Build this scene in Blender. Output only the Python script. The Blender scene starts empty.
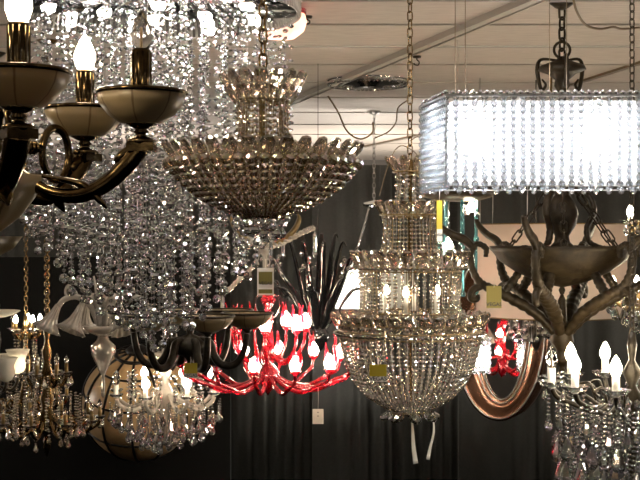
import bpy, math, random
import numpy as np
random.seed(7)
PI = math.pi
S = bpy.context.scene
COL = S.collection
F = 1200.0          # focal length in pixels of the 640 wide frame
CZ = 2.04           # camera height
CEIL = 3.04
def W(px, py, d): return ((px-320)/F*d, d, CZ+(240-py)/F*d)

# ------------------------------------------------------------------ materials
def new_mat(name):
    m = bpy.data.materials.new(name); m.use_nodes = True
    nt = m.node_tree; nt.nodes.clear()
    return m, nt, nt.nodes.new('ShaderNodeOutputMaterial')
def pbr(name, col, rough=.5, metal=0., noise=None, trans=0., ior=1.45, sub=0., bump=0., coat=0., spec=.5):
    m, nt, out = new_mat(name)
    p = nt.nodes.new('ShaderNodeBsdfPrincipled')
    p.inputs['Base Color'].default_value = (*col, 1)
    p.inputs['Roughness'].default_value = rough
    p.inputs['Metallic'].default_value = metal
    p.inputs['IOR'].default_value = ior
    p.inputs['Transmission Weight'].default_value = trans
    p.inputs['Coat Weight'].default_value = coat
    p.inputs['Specular IOR Level'].default_value = spec
    if sub:
        p.inputs['Subsurface Weight'].default_value = sub
        p.inputs['Subsurface Scale'].default_value = .03
    if noise or bump:
        tc = nt.nodes.new('ShaderNodeTexCoord'); nz = nt.nodes.new('ShaderNodeTexNoise')
        nz.inputs['Scale'].default_value = noise[0] if noise else 40
        nz.inputs['Detail'].default_value = 5
        nt.links.new(tc.outputs['Object'], nz.inputs['Vector'])
        if noise:
            r = nt.nodes.new('ShaderNodeValToRGB')
            r.color_ramp.elements[0].position = .35; r.color_ramp.elements[1].position = .68
            r.color_ramp.elements[0].color = (*col, 1); r.color_ramp.elements[1].color = (*noise[1], 1)
            nt.links.new(nz.outputs['Fac'], r.inputs['Fac']); nt.links.new(r.outputs['Color'], p.inputs['Base Color'])
        if bump:
            b = nt.nodes.new('ShaderNodeBump'); b.inputs['Strength'].default_value = bump; b.inputs['Distance'].default_value = .004
            nt.links.new(nz.outputs['Fac'], b.inputs['Height']); nt.links.new(b.outputs['Normal'], p.inputs['Normal'])
    nt.links.new(p.outputs['BSDF'], out.inputs['Surface'])
    return m
def emit(name, col, st):
    m, nt, out = new_mat(name)
    e = nt.nodes.new('ShaderNodeEmission'); e.inputs['Color'].default_value = (*col, 1); e.inputs['Strength'].default_value = st
    nt.links.new(e.outputs['Emission'], out.inputs['Surface'])
    return m
def crystal(name, tint, glossy=.3, clear=.25, rain=.5, rough=.03):
    """cut lead crystal with painted dispersion: glass, a mirror-like facet coat tinted facet by facet, some plain transparency"""
    m, nt, out = new_mat(name); N = nt.nodes.new; L = nt.links.new
    g = N('ShaderNodeBsdfGlass'); g.inputs['Color'].default_value = (*tint, 1); g.inputs['IOR'].default_value = 1.55; g.inputs['Roughness'].default_value = .0
    t = N('ShaderNodeBsdfTransparent'); t.inputs['Color'].default_value = (*tint, 1)
    gl = N('ShaderNodeBsdfAnisotropic'); gl.inputs['Roughness'].default_value = rough
    geo = N('ShaderNodeNewGeometry'); wn = N('ShaderNodeTexWhiteNoise'); wn.noise_dimensions = '4D'
    oi = N('ShaderNodeObjectInfo'); add = N('ShaderNodeMath'); add.operation = 'ADD'
    L(oi.outputs['Random'], add.inputs[0]); L(geo.outputs['Random Per Island'], add.inputs[1])
    sn = N('ShaderNodeVectorMath'); sn.operation = 'SNAP'; sn.inputs[1].default_value = (.05, .05, .05)
    L(geo.outputs['True Normal'], sn.inputs[0]); L(sn.outputs['Vector'], wn.inputs['Vector']); L(add.outputs[0], wn.inputs['W'])
    hs = N('ShaderNodeHueSaturation'); hs.inputs['Color'].default_value = (1, .45, .45, 1); hs.inputs['Value'].default_value = 1  # random facet hues stand in for the rainbow glints of split light
    L(wn.outputs['Value'], hs.inputs['Hue'])
    mx = N('ShaderNodeMix'); mx.data_type = 'RGBA'; mx.inputs['Factor'].default_value = rain
    mx.inputs['A'].default_value = (*[min(1, c*1.02) for c in tint], 1)
    L(hs.outputs['Color'], mx.inputs['B']); L(mx.outputs['Result'], gl.inputs['Color'])
    m1 = N('ShaderNodeMixShader'); m1.inputs['Fac'].default_value = clear
    L(g.outputs['BSDF'], m1.inputs[1]); L(t.outputs['BSDF'], m1.inputs[2])
    m2 = N('ShaderNodeMixShader'); m2.inputs['Fac'].default_value = glossy
    L(m1.outputs[0], m2.inputs[1]); L(gl.outputs['BSDF'], m2.inputs[2])
    L(m2.outputs[0], out.inputs['Surface'])
    return m
def shade_mat(name, col, tl=.6, transp=0.):
    m, nt, out = new_mat(name); N = nt.nodes.new; L = nt.links.new
    d = N('ShaderNodeBsdfDiffuse'); d.inputs['Color'].default_value = (*col, 1)
    t = N('ShaderNodeBsdfTranslucent'); t.inputs['Color'].default_value = (*col, 1)
    x = N('ShaderNodeMixShader'); x.inputs['Fac'].default_value = tl
    L(d.outputs[0], x.inputs[1]); L(t.outputs[0], x.inputs[2])
    last = x
    if transp:
        tr = N('ShaderNodeBsdfTransparent'); y = N('ShaderNodeMixShader'); y.inputs['Fac'].default_value = transp
        L(x.outputs[0], y.inputs[1]); L(tr.outputs[0], y.inputs[2]); last = y
    L(last.outputs[0], out.inputs['Surface'])
    return m
def alabaster_mat():
    m, nt, out = new_mat('alabaster'); N = nt.nodes.new; L = nt.links.new
    tc = N('ShaderNodeTexCoord'); nz = N('ShaderNodeTexNoise'); nz.inputs['Scale'].default_value = 14; nz.inputs['Detail'].default_value = 4
    L(tc.outputs['Object'], nz.inputs['Vector'])
    # thin brown veins that run up the bowl: stripes by angle round the bowl's own axis
    sx = N('ShaderNodeSeparateXYZ'); L(tc.outputs['Object'], sx.inputs[0])
    at = N('ShaderNodeMath'); at.operation = 'ARCTAN2'; L(sx.outputs['Y'], at.inputs[0]); L(sx.outputs['X'], at.inputs[1])
    a2 = N('ShaderNodeMath'); a2.operation = 'MULTIPLY_ADD'; a2.inputs[1].default_value = 7; L(at.outputs[0], a2.inputs[0]); L(nz.outputs['Fac'], a2.inputs[2])
    sn = N('ShaderNodeMath'); sn.operation = 'SINE'; L(a2.outputs[0], sn.inputs[0])
    r = N('ShaderNodeValToRGB'); r.color_ramp.elements[0].position = .965; r.color_ramp.elements[1].position = 1.0
    r.color_ramp.elements[0].color = (.33, .25, .14, 1); r.color_ramp.elements[1].color = (.16, .105, .055, 1)
    L(sn.outputs[0], r.inputs['Fac'])
    p = N('ShaderNodeBsdfPrincipled'); p.inputs['Roughness'].default_value = .35
    L(r.outputs['Color'], p.inputs['Base Color'])
    t = N('ShaderNodeBsdfTranslucent'); L(r.outputs['Color'], t.inputs['Color'])
    x = N('ShaderNodeMixShader'); x.inputs['Fac'].default_value = .3
    L(p.outputs[0], x.inputs[1]); L(t.outputs[0], x.inputs[2]); L(x.outputs[0], out.inputs['Surface'])
    return m
M = dict(
    brass=pbr('dark_polished_brass', (.055, .036, .017), .16, 1., noise=(30, (.14, .095, .042)), bump=.15),
    gold=pbr('gold_brass', (.27, .18, .08), .22, 1., noise=(40, (.2, .13, .055))),
    goldpaint=pbr('antique_gold', (.18, .12, .05), .38, .8, noise=(40, (.26, .18, .08))),
    bronze=pbr('brown_bronze', (.016, .0105, .005), .48, .2, noise=(26, (.045, .031, .015)), bump=.8, spec=.3),
    bronzedark=pbr('dark_bronze', (.022, .017, .012), .35, .5, noise=(30, (.05, .04, .026)), bump=.3),
    chrome=pbr('chrome', (.72, .72, .72), .08, 1.),
    steel=pbr('brushed_steel', (.45, .43, .40), .3, 1.),
    crystal=crystal('cut_crystal', (.98, .98, .99), .50, .14, .32, .065),
    crystalwarm=crystal('cut_crystal_smoky', (.98, .90, .80), .50, .20, .35, .13),
    crystaltier=crystal('cut_crystal_gold_backed', (.98, .95, .90), .48, .25, .3, .11),
    petal=crystal('cut_crystal_petal', (.97, .92, .85), .36, .34, .3, .08),
    crystalblue=crystal('cut_crystal_square', (.93, .96, 1.0), .32, .40, .25, .08),
    glassmilk=pbr('frosted_clear_glass', (.84, .77, .68), .13, 0., trans=.66, coat=.5),
    milk=shade_mat('white_opal_glass', (.78, .75, .68), .4),
    alabaster=alabaster_mat(),
    red=pbr('red_glass', (.60, .012, .03), .06, 0., trans=.6, coat=1.),
    black=pbr('glossy_black_glass', (.008, .008, .009), .09, 0., coat=1.),
    teal=pbr('teal_glass', (.20, .48, .52), .05, 0., trans=.8),
    lit=emit('lit_bulb', (1., .84, .60), 60.),
    litwhite=emit('lit_white_bulb', (1., .95, .9), 85.),
    spot=emit('spot_lamp_face', (1., .93, .84), 90.),
    clear=pbr('clear_bulb_glass', (1, 1, 1), .0, 0., trans=1.),
    filament=pbr('bulb_filament', (.5, .35, .2), .3, 1.),
    wax=pbr('ivory_candle_sleeve', (.80, .77, .70), .45, 0.),
    card=pbr('white_card', (.78, .74, .66), .6),
    yellow=pbr('yellow_card', (.38, .29, .02), .55),
    olive=pbr('olive_print', (.20, .165, .04), .6),
    ink=pbr('blue_grey_ink', (.02, .02, .035), .6),
    greyprint=pbr('grey_print', (.62, .58, .52), .6),
    string=pbr('tag_string', (.75, .70, .62), .7),
    cord=pbr('brown_lamp_cord', (.16, .11, .06), .5),
    litstrong=emit('lit_shade_lamp', (1., .94, .86), 500.),
    whiteshade=shade_mat('white_fabric_shade', (.93, .92, .88), .65),
    liner=shade_mat('glow_liner', (.80, .84, .90), .6, .45),
    beige=shade_mat('pale_beige_shade', (.72, .62, .55), .35),
    pink=shade_mat('pink_white_glass', (.90, .74, .70), .6),
    ribbon=shade_mat('white_plastic_ribbon', (.80, .78, .74), .3),
    globe=pbr('amber_globe_glass', (.34, .215, .10), .35, 0., noise=(6, (.46, .31, .17))),
    rib=pbr('black_iron_rib', (.012, .010, .009), .4, .6),
    copper=pbr('copper_leaf_frame', (.24, .125, .075), .24, .85, noise=(14, (.19, .095, .055))),
    mirror=pbr('mirror_glass', (.92, .90, .88), .01, 1.),
    walnut=pbr('shaded_walnut', (.045, .022, .013), .4, 0., noise=(9, (.065, .035, .02))),
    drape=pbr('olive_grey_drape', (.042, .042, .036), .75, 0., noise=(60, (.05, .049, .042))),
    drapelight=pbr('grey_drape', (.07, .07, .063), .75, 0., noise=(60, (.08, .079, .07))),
    blackcloth=pbr('black_cloth', (.004, .004, .004), .9),
    wall=pbr('dim_wall', (.10, .09, .08), .8),
    floor=pbr('dark_carpet', (.004, .004, .0035), .95, spec=0.),
    rail=pbr('dull_ceiling_rail', (.36, .33, .29), .5, 0.),
    raillit=pbr('lit_ceiling_rail', (.80, .78, .74), .25, .4),  # paler colour paints in the highlight on one lit rail
)
def ceiling_mat():
    m, nt, out = new_mat('pale_ceiling_panel'); N = nt.nodes.new; L = nt.links.new
    tc = N('ShaderNodeTexCoord'); mp = N('ShaderNodeMapping'); mp.inputs['Scale'].default_value = (3.0, 16, 1)
    nz = N('ShaderNodeTexNoise'); nz.inputs['Scale'].default_value = 3; nz.inputs['Detail'].default_value = 8
    L(tc.outputs['Object'], mp.inputs['Vector']); L(mp.outputs[0], nz.inputs['Vector'])
    r = N('ShaderNodeValToRGB'); r.color_ramp.elements[0].position = .3; r.color_ramp.elements[1].position = .7
    r.color_ramp.elements[0].color = (.40, .355, .315, 1); r.color_ramp.elements[1].color = (.50, .445, .395, 1)
    L(nz.outputs['Fac'], r.inputs['Fac'])
    p = N('ShaderNodeBsdfPrincipled'); p.inputs['Roughness'].default_value = .7
    b = N('ShaderNodeBump'); b.inputs['Strength'].default_value = .2; L(nz.outputs['Fac'], b.inputs['Height'])
    L(b.outputs[0], p.inputs['Normal']); L(r.outputs[0], p.inputs['Base Color']); L(p.outputs[0], out.inputs['Surface'])
    return m
M['ceiling'] = ceiling_mat()

# ------------------------------------------------------------------ mesh building
class MB:
    def __init__(s): s.v = []; s.f = []; s.n = 0
    def add(s, tpl, mat=None, off=(0, 0, 0), sc=1., slot=0, smooth=None):
        V, FF, sm = tpl
        V = np.asarray(V, float)
        V = V*np.asarray(sc, float)
        if mat is not None: V = V @ np.asarray(mat, float).T
        V = V+np.asarray(off, float)
        s.v.append(V)
        for A in FF: s.f.append((A+s.n, slot, sm if smooth is None else smooth))
        s.n += len(V)
        return s
    def mesh(s, name, mats):
        V = np.concatenate(s.v).astype(np.float32)
        me = bpy.data.meshes.new(name)
        loops = np.concatenate([a.ravel() for a, _, _ in s.f]).astype(np.int32)
        sizes = np.concatenate([np.full(len(a), a.shape[1]) for a, _, _ in s.f]).astype(np.int32)
        slots = np.concatenate([np.full(len(a), k) for a, k, _ in s.f]).astype(np.int32)
        sm = np.concatenate([np.full(len(a), q) for a, _, q in s.f]).astype(bool)
        st = np.concatenate([[0], np.cumsum(sizes)[:-1]]).astype(np.int32)
        me.vertices.add(len(V)); me.vertices.foreach_set('co', V.ravel())
        me.loops.add(len(loops)); me.loops.foreach_set('vertex_index', loops)
        me.polygons.add(len(sizes)); me.polygons.foreach_set('loop_start', st); me.polygons.foreach_set('loop_total', sizes)
        me.polygons.foreach_set('material_index', slots); me.polygons.foreach_set('use_smooth', sm)
        for m in (mats if isinstance(mats, (list, tuple)) else [mats]): me.materials.append(m)
        me.update(); me.validate()
        return me
def lathe(prof, n=24, smooth=True, flute=None):
    """profile [(r, z)] bottom or top first; r = 0 closes to a point.  flute=(k, amount) gives a scalloped section"""
    V = []; FF3 = []; FF4 = []; rows = []
    for r, z in prof:
        if r <= 1e-9: rows.append([len(V)]); V.append((0, 0, z))
        else:
            row = []
            for i in range(n):
                a = 2*PI*i/n; rr = r*(1+(flute[1]*math.cos(flute[0]*a) if flute else 0))
                row.append(len(V)); V.append((rr*math.cos(a), rr*math.sin(a), z))
            rows.append(row)
    up = prof[-1][1] > prof[0][1]
    for A, B in zip(rows, rows[1:]):
        if len(A) == 1 and len(B) == 1: continue
        for i in range(n):
            j = (i+1) % n
            if len(A) == 1: t = (A[0], B[j], B[i]); FF3.append(t if up else t[::-1])
            elif len(B) == 1: t = (A[i], A[j], B[0]); FF3.append(t if up else t[::-1])
            else: t = (A[i], A[j], B[j], B[i]); FF4.append(t if up else t[::-1])
    return (np.array(V, float), [np.array(x, int) for x in (FF3, FF4) if x], smooth)
def tube(pts, r, n=8, closed=False, flat=1., smooth=True):
    """round bar along points; r a number or a list; flat squashes the section"""
    P = np.array(pts, float); k = len(P)
    R = np.full(k, r, float) if np.isscalar(r) else np.interp(np.linspace(0, 1, k), np.linspace(0, 1, len(r)), r)
    if closed: T = np.roll(P, -1, 0)-np.roll(P, 1, 0)
    else: T = np.gradient(P, axis=0)
    T /= np.linalg.norm(T, axis=1)[:, None]+1e-12
    u = np.cross(T[0], (0, 0, 1.));
    if np.linalg.norm(u) < 1e-3: u = np.cross(T[0], (1., 0, 0))
    u /= np.linalg.norm(u); V = []
    for i in range(k):
        u = u-T[i]*np.dot(u, T[i]); u /= np.linalg.norm(u); w = np.cross(T[i], u)
        for j in range(n):
            a = 2*PI*j/n; V.append(P[i]+R[i]*(math.cos(a)*u+flat*math.sin(a)*w))
    FF4 = []
    for i in range(k if closed else k-1):
        for j in range(n):
            i2 = (i+1) % k; j2 = (j+1) % n
            FF4.append((i*n+j, i*n+j2, i2*n+j2, i2*n+j))
    FF = [np.array(FF4, int)]
    if not closed:
        FF += [np.array([list(range(n))[::-1]], int), np.array([[(k-1)*n+j for j in range(n)]], int)]
    return (np.array(V), FF, smooth)
def smoothpath(pts, k=6):
    P = np.array(pts, float); P = np.vstack([2*P[0]-P[1], P, 2*P[-1]-P[-2]]); out = []
    for i in range(1, len(P)-2):
        p0, p1, p2, p3 = P[i-1:i+3]
        for t in np.linspace(0, 1, k, endpoint=False):
            out.append(.5*((2*p1)+(-p0+p2)*t+(2*p0-5*p1+4*p2-p3)*t*t+(-p0+3*p1-3*p2+p3)*t**3))
    out.append(P[-2]); return np.array(out)
def ring(r, z, w, n=40, m=6, c=(0, 0)):
    return tube([(c[0]+r*math.cos(2*PI*i/n), c[1]+r*math.sin(2*PI*i/n), z) for i in range(n)], w, m, True)
def box(x0, x1, y0, y1, z0, z1):
    V = [(x, y, z) for z in (z0, z1) for y in (y0, y1) for x in (x0, x1)]
    return (np.array(V, float), [np.array([(0, 2, 3, 1), (4, 5, 7, 6), (0, 1, 5, 4), (2, 6, 7, 3), (0, 4, 6, 2), (1, 3, 7, 5)], int)], False)
def rotz(a): return np.array([[math.cos(a), -math.sin(a), 0], [math.sin(a), math.cos(a), 0], [0, 0, 1]])
def aim(d, side=(0, 0, 1)):
    """matrix that takes +z to d"""
    d = np.array(d, float); d /= np.linalg.norm(d); s = np.array(side, float)
    x = np.cross(s, d)
    if np.linalg.norm(x) < 1e-4: x = np.cross((1., 0, 0), d)
    x /= np.linalg.norm(x); y = np.cross(d, x)
    return np.stack([x, y, d], 1)
BEAD = lathe([(0, -.62), (.62, -.5), (1, -.12), (1, .12), (.62, .5), (0, .62)], 8, False)
BALL = lathe([(0, -1), (.5, -.87), (.87, -.5), (1, 0), (.87, .5), (.5, .87), (0, 1)], 9, False)
DROP = lathe([(0, 0), (.07, -.06), (.16, -.3), (.27, -.62), (.28, -.74), (.18, -.92), (0, -1)], 7, False)
PEND = lathe([(0, 0), (.14, -.1), (.13, -.75), (.2, -.86), (0, -1)], 6, False)
LEAF = lathe([(0, 0), (.13, .15), (.33, .5), (.40, .72), (.28, .93), (0, 1)], 8, False)
FLAME = lathe([(0, 0), (.2, .02), (.24, .12), (.30, .30), (.29, .45), (.2, .68), (.09, .88), (0, 1)], 12, True)
def along(pts, step):
    P = np.array(pts, float); seg = np.linalg.norm(np.diff(P, axis=0), axis=1); cu = np.concatenate([[0], np.cumsum(seg)])
    n = max(2, int(round(cu[-1]/step))+1); t = np.linspace(0, cu[-1], n)
    Q = np.stack([np.interp(t, cu, P[:, i]) for i in range(3)], 1)
    T = np.gradient(Q, axis=0); T /= np.linalg.norm(T, axis=1)[:, None]+1e-12
    return Q, T
def strand(mb, pts, r, step, jit=.0, r1=None, tpl=BEAD, wire=True):
    Q, T = along(pts, step)
    for i, (q, t) in enumerate(zip(Q, T)):
        rr = r if r1 is None else r+(r1-r)*i/max(1, len(Q)-1)
        rr *= 1+jit*random.uniform(-1, 1)
        mb.add(tpl, aim(t, (1, .01, 0)) @ rotz(random.uniform(0, PI)), q, rr)
    if wire: mb.add(tube(pts, .0007, 3), slot=1)
    return mb
_cache = {}
def link_tpl(L, w, r):
    k = (L, w, r)
    if k not in _cache:
        pts = []
        for i in range(14):
            a = 2*PI*i/14; pts.append((w/2*math.cos(a), 0, (L-w)/2*(1 if math.sin(a) > 0 else -1 if math.sin(a) < 0 else 0)+w/2*math.sin(a)))
        _cache[k] = tube(pts, r, 5, True)
    return _cache[k]
def chain_mb(z0, z1, L=.034, w=.02, r=.0026, x=0, y=0):
    mb = MB(); p = L-2.2*r; n = max(1, int(math.ceil((z1-z0)/p)))
    for i in range(n): mb.add(link_tpl(L, w, r), rotz(PI/2*(i % 2)+.5), (x, y, z1-L/2-i*p+.002))
    return mb

# ------------------------------------------------------------------ things and parts
def tagit(o, label, cat, group=None, kind=None):
    o['label'] = label; o['category'] = cat
    if group: o['group'] = group
    if kind: o['kind'] = kind
    return o
def part(name, me, parent=None, loc=(0, 0, 0), rz=0., label=None):
    o = bpy.data.objects.new(name, me); COL.objects.link(o)
    if parent is not None: o.parent = parent
    o.location = loc; o.rotation_euler = (0, 0, rz)
    if label: o['label'] = label
    return o
def mk(mb, name, mats, parent=None, label=None): return part(name, mb.mesh(name, mats), parent, label=label)
def struct(mb, name, mat):
    o = mk(mb, name, mat); o['kind'] = 'structure'; return o
def one(tpl, name, mats, parent=None, label=None): return mk(MB().add(tpl), name, mats, parent, label)
class Ch:
    """a hanging thing: an Empty at the foot of its axis; sizes are read off in pixels at its distance"""
    def __init__(s, name, label, cat, px, base, d, group=None):
        s.s = d/F; s.base = base; s.d = d
        s.o = bpy.data.objects.new(name, None); COL.objects.link(s.o)
        s.o.location = W(px, base, d); s.o.empty_display_size = .05
        tagit(s.o, label, cat, group)
        s.top = CEIL-s.o.location[2]
    def z(s, py): return (s.base-py)*s.s
    def r(s, p): return p*s.s
    def prof(s, lst): return [(r*s.s, (s.base-py)*s.s) for r, py in lst]
    def polar(s, rp, ang, py): return (rp*s.s*math.cos(ang), rp*s.s*math.sin(ang), (s.base-py)*s.s)
    def part(s, mb, name, mats, parent=None, label=None): return mk(mb, name, mats, parent or s.o, label)
    def lathe(s, lst, name, mat, n=24, parent=None, flute=None, smooth=True):
        return s.part(MB().add(lathe(s.prof(lst), n, smooth, flute)), name, mat, parent)
    def chain(s, py, mat, L=.034, w=.02, r=.0026):
        s.part(chain_mb(s.z(py), s.top-.02, L, w, r), 'chain', mat)
        s.part(MB().add(lathe([(0, s.top-.035), (.012, s.top-.03), (.03, s.top-.022), (.055, s.top-.002), (0, s.top-.001)], 20)), 'ceiling_canopy', mat)
def bulb(c, loc, h, lit, parent=None, wide=1., mat='lit'):
    if lit: tp = FLAME; me = MB().add(tp, None, (0, 0, 0), (h*wide, h*wide, h)).mesh('bulb', M[mat])
    else: me = MB().add(FLAME, None, (0, 0, 0), (h*wide, h*wide, h)).add(tube([(0, 0, 0), (0, 0, h*.5)], h*.025, 4), slot=1).mesh('bulb', [M['clear'], M['filament']])
    return part('bulb', me, parent or c.o, loc, label=None)

# ================================================================== THE ROOM
struct(MB().add(box(-5, 5, -4, 15, -.1, 0)), 'floor', M['floor'])
struct(MB().add(box(-5, 5, -4, 15, CEIL, CEIL+.1)), 'ceiling', M['ceiling'])
struct(MB().add(box(-5, 5, 15, 15.1, 0, CEIL)), 'wall_back', M['wall'])
struct(MB().add(box(-5.1, -5, -4, 15, 0, CEIL)), 'wall_left', M['wall'])
struct(MB().add(box(5, 5.1, -4, 15, 0, CEIL)), 'wall_right', M['wall'])
struct(MB().add(box(-5, 5, -4.1, -4, 0, CEIL)), 'wall_front', M['wall'])
# ceiling seams
for k, py in enumerate((-60, -30, 0, 24, 46, 64, 82, 97, 112, 124, 134, 143, 150)):
    d = F*(CEIL-CZ)/(240-py); br = py == 46
    w = .011 if br else .007
    struct(MB().add(box(-5, 5, d-w, d+w, CEIL-.008, CEIL)), 'trim_%d' % (k+1), M['raillit' if br else 'rail'])
# ceiling tracks
def bar(p, q, w, h, name, mat, label, cat):
    p = np.array(p, float); q = np.array(q, float); L = np.linalg.norm(q-p); a = math.atan2(q[1]-p[1], q[0]-p[0])
    mb = MB().add(box(0, L, -w/2, w/2, -h, 0)).add(box(0, L, -w/2-.006, -w/2+.002, -h-.006, -h+.004), slot=1)
    o = bpy.data.objects.new(name, mb.mesh(name, [mat, M['steel']])); COL.objects.link(o); o.location = p; o.rotation_euler = (0, 0, a)
    return tagit(o, label, cat)
def onceil(px, py, z=CEIL):
    d = F*(z-CZ)/(240-py); return W(px, py, d)
bar(onceil(540, -8), onceil(176, 149), .045, .03, 'ceiling_track_rail', M['rail'], 'long grey track rail crossing the ceiling behind the hanging chains', 'track rail')
bar(onceil(345, 150), onceil(452, 127), .03, .02, 'ceiling_track_rail', M['cord'], 'thin dark track rail far off on the ceiling above the curtains', 'track rail')
bar(onceil(560, 87), onceil(660, 55), .02, .02, 'ceiling_track_rail', M['cord'], 'thin dark track rail on the ceiling right of the bronze chandelier hook', 'track rail')

# pleated drapes across the back
def drape(px0, px1, d, label, mat, top=165, seed=0, fold=.09, amp=.03):
    rnd = random.Random(seed)
    x0 = (px0-320)/F*d; x1 = (px1-320)/F*d; zt = CZ+(240-top)/F*d
    n = int((x1-x0)/.012); V = []
    ph = 0
    for i in range(n+1):
        x = x0+(x1-x0)*i/n; ph += .012/fold*2*PI*(.35+.65*abs(math.sin(x*3.1+seed)))
        a = amp*(.5+.5*math.sin(x*1.7+seed*2))
        V.append((x-(x0+x1)/2, a*math.sin(ph)+.3*a*math.sin(2.3*ph)))
    verts = []; m = len(V)
    for dy in (0, .012):
        for z in (.005, zt): verts += [(x, y+dy, z) for x, y in V]
    q = []
    for i in range(m-1):
        q += [(i, i+1, m+i+1, m+i), (2*m+i+1, 2*m+i, 3*m+i, 3*m+i+1), (m+i, m+i+1, 3*m+i+1, 3*m+i), (i+1, i, 2*m+i, 2*m+i+1)]
    q += [(0, m, 3*m, 2*m), (m-1, 3*m-1, 4*m-1, 2*m-1)]
    o = bpy.data.objects.new('hanging_curtain', MB().add((np.array(verts), [np.array(q, int)], True)).mesh('hanging_curtain', mat)); COL.objects.link(o)
    o.location = ((x0+x1)/2, d, 0)
    return tagit(o, label, 'curtain', 'pleated curtains across the back')
drape(-70, 118, 10.22, 'dark curtain behind the brass and crystal chandeliers and above the black display wall', M['drape'], seed=1)
drape(119, 314, 10.20, 'dark curtain behind the raindrop cascade and the red glass chandelier', M['drape'], seed=2)
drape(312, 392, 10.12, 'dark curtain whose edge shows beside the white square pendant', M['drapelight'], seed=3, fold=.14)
drape(388, 462, 10.20, 'dark curtain directly behind the tiered crystal chandelier with ribbons', M['drape'], seed=4)
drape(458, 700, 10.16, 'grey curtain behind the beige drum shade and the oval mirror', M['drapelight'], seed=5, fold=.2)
b = MB().add(box(-2.85, -.62, 0, .08, 0, CZ-17/F*8.3))
o = mk(b, 'display_wall', M['blackcloth']); o.location = (0, 8.3, 0)
tagit(o, 'low black display wall standing behind the small chandeliers', 'display wall')

# ================================================================== 1 brass chandelier with alabaster bowls
c = Ch('brass_bowl_chandelier', 'large dark brass chandelier with veined alabaster bowls and candle bulbs', 'chandelier', 320-.765/2.625*F, 262, 2.625)
B0 = c.o.location[2]
def zz(z): return z+CZ-1.75-B0
c.part(MB().add(lathe([(0, zz(1.72)), (.012, zz(1.725)), (.02, zz(1.74)), (.012, zz(1.755)), (.03, zz(1.77)), (.05, zz(1.80)), (.03, zz(1.85)), (.055, zz(1.90)), (.06, zz(1.94)), (.04, zz(1.98)), (.022, zz(2.03)), (.03, zz(2.09)), (.05, zz(2.16)), (.03, zz(2.24)), (.018, zz(2.34)), (.028, zz(2.38)), (0, zz(2.40))], 28)), 'column', M['brass'])
c.chain(c.base-zz(2.38)/c.s, M['brass'], .06, .036, .005)
bowlme = MB().add(lathe([(.031, -.068), (.05, -.062), (.073, -.046), (.09, -.024), (.099, 0), (.095, 0), (.086, -.022), (.069, -.043), (.046, -.058), (0, -.062)], 40)).mesh('bowl', M['alabaster'])
rimme = MB().add(ring(.098, .002, .0052, 48, 8)).mesh('bowl_rim', M['brass'])
cupme = MB().add(lathe([(0, -.115), (.03, -.112), (.033, -.104), (.028, -.098), (.014, -.095), (.012, -.088), (.018, -.084), (.012, -.078), (.02, -.074), (.038, -.066), (.03, -.062), (0, -.061)], 24)).mesh('bowl_cup', M['brass'])
slv = MB().add(lathe([(0, -.06), (.021, -.055), (.0205, .05), (.0215, .093), (.018, .098), (0, .098)], 20))
for k in range(10):
    a = 2*PI*k/10; slv.add(tube([(.0205*math.cos(a), .0205*math.sin(a), -.05), (.0205*math.cos(a), .0205*math.sin(a), .09)], .003, 5))
slvme = slv.mesh('candle_sleeve', M['brass'])
armpts = [(.04, 0, zz(1.93)), (.10, 0, zz(1.90)), (.17, 0, zz(1.855)), (.24, 0, zz(1.848)), (.30, 0, zz(1.875)), (.345, 0, zz(1.917)), (.374, 0, zz(1.955))]
am = MB().add(tube(smoothpath(armpts, 6), [.013, .016, .02, .022, .024, .027, .026], 10, flat=.8))
am.add(tube(smoothpath([(.12, .0, zz(1.895)), (.19, 0, zz(1.885)), (.25, 0, zz(1.868)), (.285, 0, zz(1.835)), (.30, 0, zz(1.818))], 6), [.006, .012, .02, .015, .003], 8, flat=.5))
am.add(tube(smoothpath([(.374, 0, zz(1.95)), (.35, 0, zz(1.945)), (.325, 0, zz(1.925)), (.335, 0, zz(1.90)), (.35, 0, zz(1.91))], 6), [.018, .02, .016, .011, .006], 8, flat=.7))
am.add(box(.345, .404, -.03, .03, zz(1.943), zz(1.962)))
armme = am.mesh('arm', M['brass'])
for k in range(6):
    a = k*PI/3
    part('arm', armme, c.o, rz=a)
    p = (.374*math.cos(a), .374*math.sin(a), zz(2.07))
    bo = part('bowl', bowlme, c.o, p, rz=k*1.3)
    part('bowl_rim', rimme, bo); part('bowl_cup', cupme, bo)
    sl = part('candle_sleeve', slvme, c.o, p)
    bulb(c, (0, 0, .098), .088, k != 0, sl)
lp = MB().add(tube(smoothpath([(.27+.046*math.cos(t), 0, zz(1.955)+.062*math.sin(t)) for t in np.linspace(-2.2, 4.0, 16)], 3), .0095, 8))
for k in range(7): lp.add(ring(.0125, 0, .004, 12, 5), aim((1, 0, 0)), (.12+.013*k, 0, zz(1.965)))
lp.add(tube([(.05, 0, zz(1.965)), (.225, 0, zz(1.965))], .010, 8))
lpme = lp.mesh('scroll_loop', M['brass'])
for a in (PI/3, PI, -PI/3): part('scroll_loop', lpme, c.o, rz=a)
c.part(MB().add(lathe([(.02, zz(1.752)), (.06, zz(1.765)), (.105, zz(1.80)), (.138, zz(1.845)), (.155, zz(1.892)), (.150, zz(1.892)), (.13, zz(1.845)), (.10, zz(1.806)), (.06, zz(1.773)), (0, zz(1.762))], 60, True, (10, .035))), 'lower_bowl', M['alabaster'], label='scalloped alabaster bowl under the column')
c.part(MB().add(lathe([(0, zz(1.70)), (.03, zz(1.705)), (.06, zz(1.715)), (.09, zz(1.732)), (.108, zz(1.758)), (.104, zz(1.758)), (.085, zz(1.738)), (.05, zz(1.722)), (0, zz(1.714))], 60, True, (8, .06))), 'petal_dish', M['alabaster'], label='small pointed petal dish at the foot')

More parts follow.
